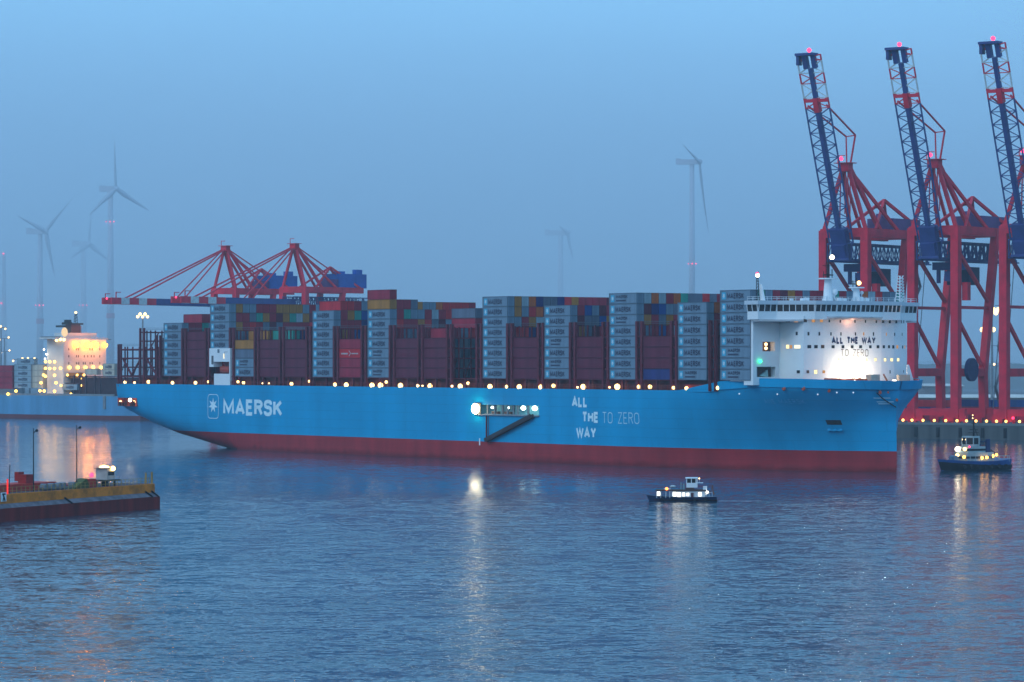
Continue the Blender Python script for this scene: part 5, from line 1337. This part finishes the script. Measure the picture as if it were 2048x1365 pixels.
w = MB(); w.b2((lx(1391.6), -1.2, lz(965.9)), (lx(1374), 1.2, lz(957.6))); w.build("wheelhouse_glass", glass, la)
w = MB(); w.b2((lx(1388.5), 1.7, .75), (lx(1382), 1.76, lz(985.5))); w.build("door", mat("door_brown", (.12, .04, .05), .6), la)
for u, v, s_ in ((1317.5, 987, .42), (1349.5, 988, .42), (1358, 989, .46), (1367.5, 988.5, .34), (1376, 988.5, .3), (1400, 988, .40)):
    w = MB(); w.b2((-s_ * .8, -.03, -s_ * 1.1), (s_ * .8, .03, s_ * .9)); w.build("cabin_light", glow("launch_window", (1, .95, .80), 2.6), la, loc=(lx(u), 1.74, lz(v)))
lamp_ball("bow_light", (lx(1415), 1.2, lz(984.5)), .22, L_white, la); lamp_ball("side_light", (lx(1334), 2.0, lz(977.5)), .28, glow("lamp_amber", (1, .25, .05), 6), la)
lamp_ball("mast_light", (lx(1398.5), 0, lz(957.5)), .14, L_small, la)
w = MB(); w.bar((lx(1398.5), 0, lz(966)), (lx(1398.5), 0, lz(958.5)), .08); w.b2((lx(1414), -.9, 1.2), (lx(1406), .9, lz(973))); w.build("stern_box", white, la)
w = MB(); w.bar((lx(1427), .5, 1.3), (lx(1424.5), .5, lz(970)), .2); w.bar((lx(1420), .5, 1.3), (lx(1424.5), .5, lz(970)), .12); w.bar((lx(1429), .5, 1.3), (lx(1424.5), .5, lz(974)), .12); w.build("stern_gallows", mat("gallows_rust", (.16, .06, .03), .7), la)
w = MB(); w.b2((lx(1369), -.4, lz(979.6)), (lx(1366), .4, lz(968.5))); w.b2((lx(1363), -.3, lz(979.6)), (lx(1361), .3, lz(966))); w.build("vent_pipes", mat("vent_teal", (.2, .35, .38), .5), la)
w = MB(); w.ball((lx(1346), .3, lz(973.5)), .45, 0, 10, 6, (1.4, 1, .6)); w.b2((lx(1341), -.8, lz(979.6)), (lx(1328), .9, lz(977))); w.build("roof_gear", mat("gear_pale", (.4, .5, .52), .5), la)

# ------------------------------------------------------------------ tug
TY = ywater(940.5); tp = at(1946, 940.5, TY); px2 = TY / F
tg = empty("tug_boat", (tp.x, tp.y, 0), R(212), label="blue tug with lit wheelhouse and tall mast below the quay at the right", cat="tug")
CT = math.cos(R(212))
def tx(u): return (u - 1946) * px2 / CT
def tz(v): return (940.5 - v) * px2 + .02
w = MB(); vessel_hull(w, 21, 8.2, lambda k: 2.0 + 1.0 * k ** 2 + .9 * (1 - k) ** 3, sharp=2.6, rake=.38, full=.5); w.build("hull", mat("tug_blue", (.02, .08, .26), .4, scale=.4), tg)
w = MB(); vessel_hull(w, 21.3, 8.6, lambda k: 1.15 + 1.2 * k ** 2 + .2 * (1 - k) ** 3, sharp=2.6, rake=.38, full=.5, z0=.0, tuck=.8); w.build("fender", mat("tug_rubber", (.018, .014, .016), .8), tg)
w = MB(); vessel_hull(w, 19.5, 7.2, lambda k: 2.1, z0=1.5, sharp=3, full=.55); w.build("deck", mat("tug_deck", (.10, .05, .04), .8), tg)
th = empty("tug_house"); th.parent = tg
w = MB(); w.b2((-4.2, -2.64, 3.0), (4.24, 2.64, 3.7)); w.b2((-2.42, -2.13, 5.0), (3.42, 2.13, 5.55)); w.build("house_windows", glass, th)
w = MB(); w.b2((-4.2, -2.6, 2), (4.2, 2.6, 4.6)); w.b2((-2.4, -2.1, 4.6), (3.4, 2.1, 6.1)); w.build("house_wall", mat("tug_white", (.36, .44, .45), .5), th)
w = MB(); oc_ = [(3.0 * math.cos(R(22.5 + 45 * i)) * .8 + .8, 2.4 * math.sin(R(22.5 + 45 * i))) for i in range(8)]
w.prism(oc_, 2, 6.1, 6.7); w.prism(oc_, 2, 8.35, 8.75)
for x, y in oc_: w.bar((x, y, 6.7), (x, y, 8.35), .2)
w.build("wheelhouse", MATS["tug_white"], th)
w = MB(); w.prism([(x * .94, y * .94) for x, y in oc_], 2, 6.7, 8.35); w.build("wheelhouse_glass", glass, th)
for y in (-.9, .5): lamp_ball("cabin_light", (2.75, y, 7.9), .22, L_small, th)
w = MB()
for y in (-1.9, 1.9): w.tube((-3.3, y, 3), (-3.3, y, 8.0), .75, .65, 10)
w.b2((-2.9, -2.2, 7.2), (-1.8, 2.2, 7.5)); w.build("exhaust_stacks", mat("tug_navy", (.015, .03, .10), .5), th)
w = MB(); w.tube((-.2, 0, 8.7), (-.2, 0, tz(829)), .26, .1, 8); w.bar((-.2, -1.5, 10.4), (-.2, 1.5, 10.4), .2); w.bar((-.2, -.8, 12.0), (-.2, .8, 12), .14); w.b2((-.9, -1.2, 9.6), (.6, 1.2, 9.75)); w.bar((-1.6, 0, 8.7), (-.2, 0, 11.4), .14); w.build("mast", black, tg)
for v in (831, 837): lamp_ball("mast_light", (.1, 0, tz(v)), .15, L_small, tg)
for x, y, z, r, m_ in ((3.9, -1.5, 5.4, .66, L_white), (4.3, 1.9, 5.5, .5, L_warm), (1.6, -2.6, 5.3, .4, L_white), (-4.6, 2.4, 3.6, .4, L_orange), (-5.4, 2.9, 3.9, .38, L_orange), (-.4, 3.1, 3.2, .42, L_orange), (-2.0, 3.1, 3.3, .42, L_orange), (5.4, 2.9, 3.5, .42, L_orange), (5.2, 0, 3.9, .5, L_warm)):
    lamp_ball("work_light", (x, y, z), r, m_, tg)
lamp_ball("side_light", (3.3, 2.5, 6.1), .26, L_red, tg)
w = MB(); w.tube((6.4, -1, 3.2), (6.4, 1, 3.2), .7, n=12); w.b2((5.6, -1.6, 2), (7.2, 1.6, 2.7)); w.build("towing_winch", mat("winch_blue", (.10, .2, .3), .5), tg)
w = MB()
for x in (-9, -7.5, -6): w.bar((x, 3.2, 2), (x, 3.1, 3.6), .1)
w.bar((-9, 3.1, 3.6), (-6, 3.1, 3.6), .1); w.b2((-4.9, 1.2, 2), (-4.3, 2.4, 4.6)); w.build("deck_gear", MATS["tug_white"], tg)

# ------------------------------------------------------------------ haze
hz = bpy.data.materials.new("haze_air"); hz.use_nodes = True; nt = hz.node_tree; nt.nodes.clear()
o_ = nd(nt, "ShaderNodeOutputMaterial"); pv = nd(nt, "ShaderNodeVolumePrincipled"); pv.inputs["Color"].default_value = (.86, .93, 1, 1); pv.inputs["Density"].default_value = .00009; pv.inputs["Anisotropy"].default_value = .2
nt.links.new(pv.outputs[0], o_.inputs["Volume"])
w = MB(); w.b2((-3600, -350, -3.5), (3600, 9200, 290)); o = w.build("haze", hz); tag(o, kind="stuff")
# low mist bank over the far side of the harbour, in which the turbines fade
mk = hz.copy(); mk.name = "mist_air"; mk.node_tree.nodes["Principled Volume"].inputs["Density"].default_value = .00075
w = MB(); w.b2((-3450, 1760, -2.5), (3450, 8900, 286)); o = w.build("mist", mk); tag(o, kind="stuff")

# foam astern of the launch and the tug
def foam(name, cx_, cy_, L_, wd, n, seed, label):
    q = random.Random(seed); w = MB()
    for i in range(n):
        x = q.uniform(0, L_); y = q.gauss(0, wd * (.35 + x / L_)); a = q.uniform(.25, 1.1); b = q.uniform(.08, .3)
        m_ = 7; w.add([(cx_ + x + a * math.cos(6.283 * k / m_) * q.uniform(.7, 1.2), cy_ + y + b * math.sin(6.283 * k / m_) * q.uniform(.7, 1.2), .006 + .0005 * i / n) for k in range(m_)], [tuple(range(m_))])
    tag(w.build(name, mat("foam_white", (.42, .5, .55), .7), recalc=False), label, "wake", kind="stuff")
foam("wake_foam", lp.x + 6.8, lp.y, 9, .7, 60, 5, "thin streak of foam astern of the small launch")
foam("wake_foam", tp.x + 9.0, tp.y + 3, 7, .8, 40, 6, "thin streak of foam beside the stern of the tug")

w = MB()
for i in range(7): w.tube((-7.5 + i * 2.3, 4.12, 1.0), (-7.5 + i * 2.3, 4.45, 1.0), .55, n=10)
w.build("tyre_fenders", MATS["tug_rubber"], tg)
w = MB(); prev = None
for i in range(12):
    x = -9 + i * 1.6; f = 1 - max(0, ((x / 21 + .5) - .5) / .5) ** 2.6; p_ = Vector((x, 3.7 * f, 2.2)); w.bar(p_, p_ + Vector((0, 0, 1.5)), .1)
    if prev is not None: w.bar(prev + Vector((0, 0, 1.5)), p_ + Vector((0, 0, 1.5)), .08); w.bar(prev + Vector((0, 0, .8)), p_ + Vector((0, 0, .8)), .06)
    prev = p_
w.build("guard_rail", MATS["tug_white"], tg)
w = MB(); w.bar((-5.5, -1.5, 2), (-5.5, 0, 5.5), .25); w.bar((-5.5, 1.5, 2), (-5.5, 0, 5.5), .25); w.bar((-5.5, 0, 5.5), (-8.5, 0, 3.5), .2); w.build("tow_gantry", black, tg)
w = MB(); prev = None
for i in range(9):
    p_ = Vector((-5.8 + i * .62, 1.95, .95)); w.bar(p_, p_ + Vector((0, 0, .85)), .05)
    if prev is not None: w.bar(prev + Vector((0, 0, .85)), p_ + Vector((0, 0, .85)), .05)
    prev = p_
w.build("guard_rail", white, la)
w = MB()
for i in range(5): w.tube((-4.5 + i * 2.2, 2.1, .45), (-4.5 + i * 2.2, 2.32, .45), .3, n=8)
w.build("tyre_fenders", black, la)
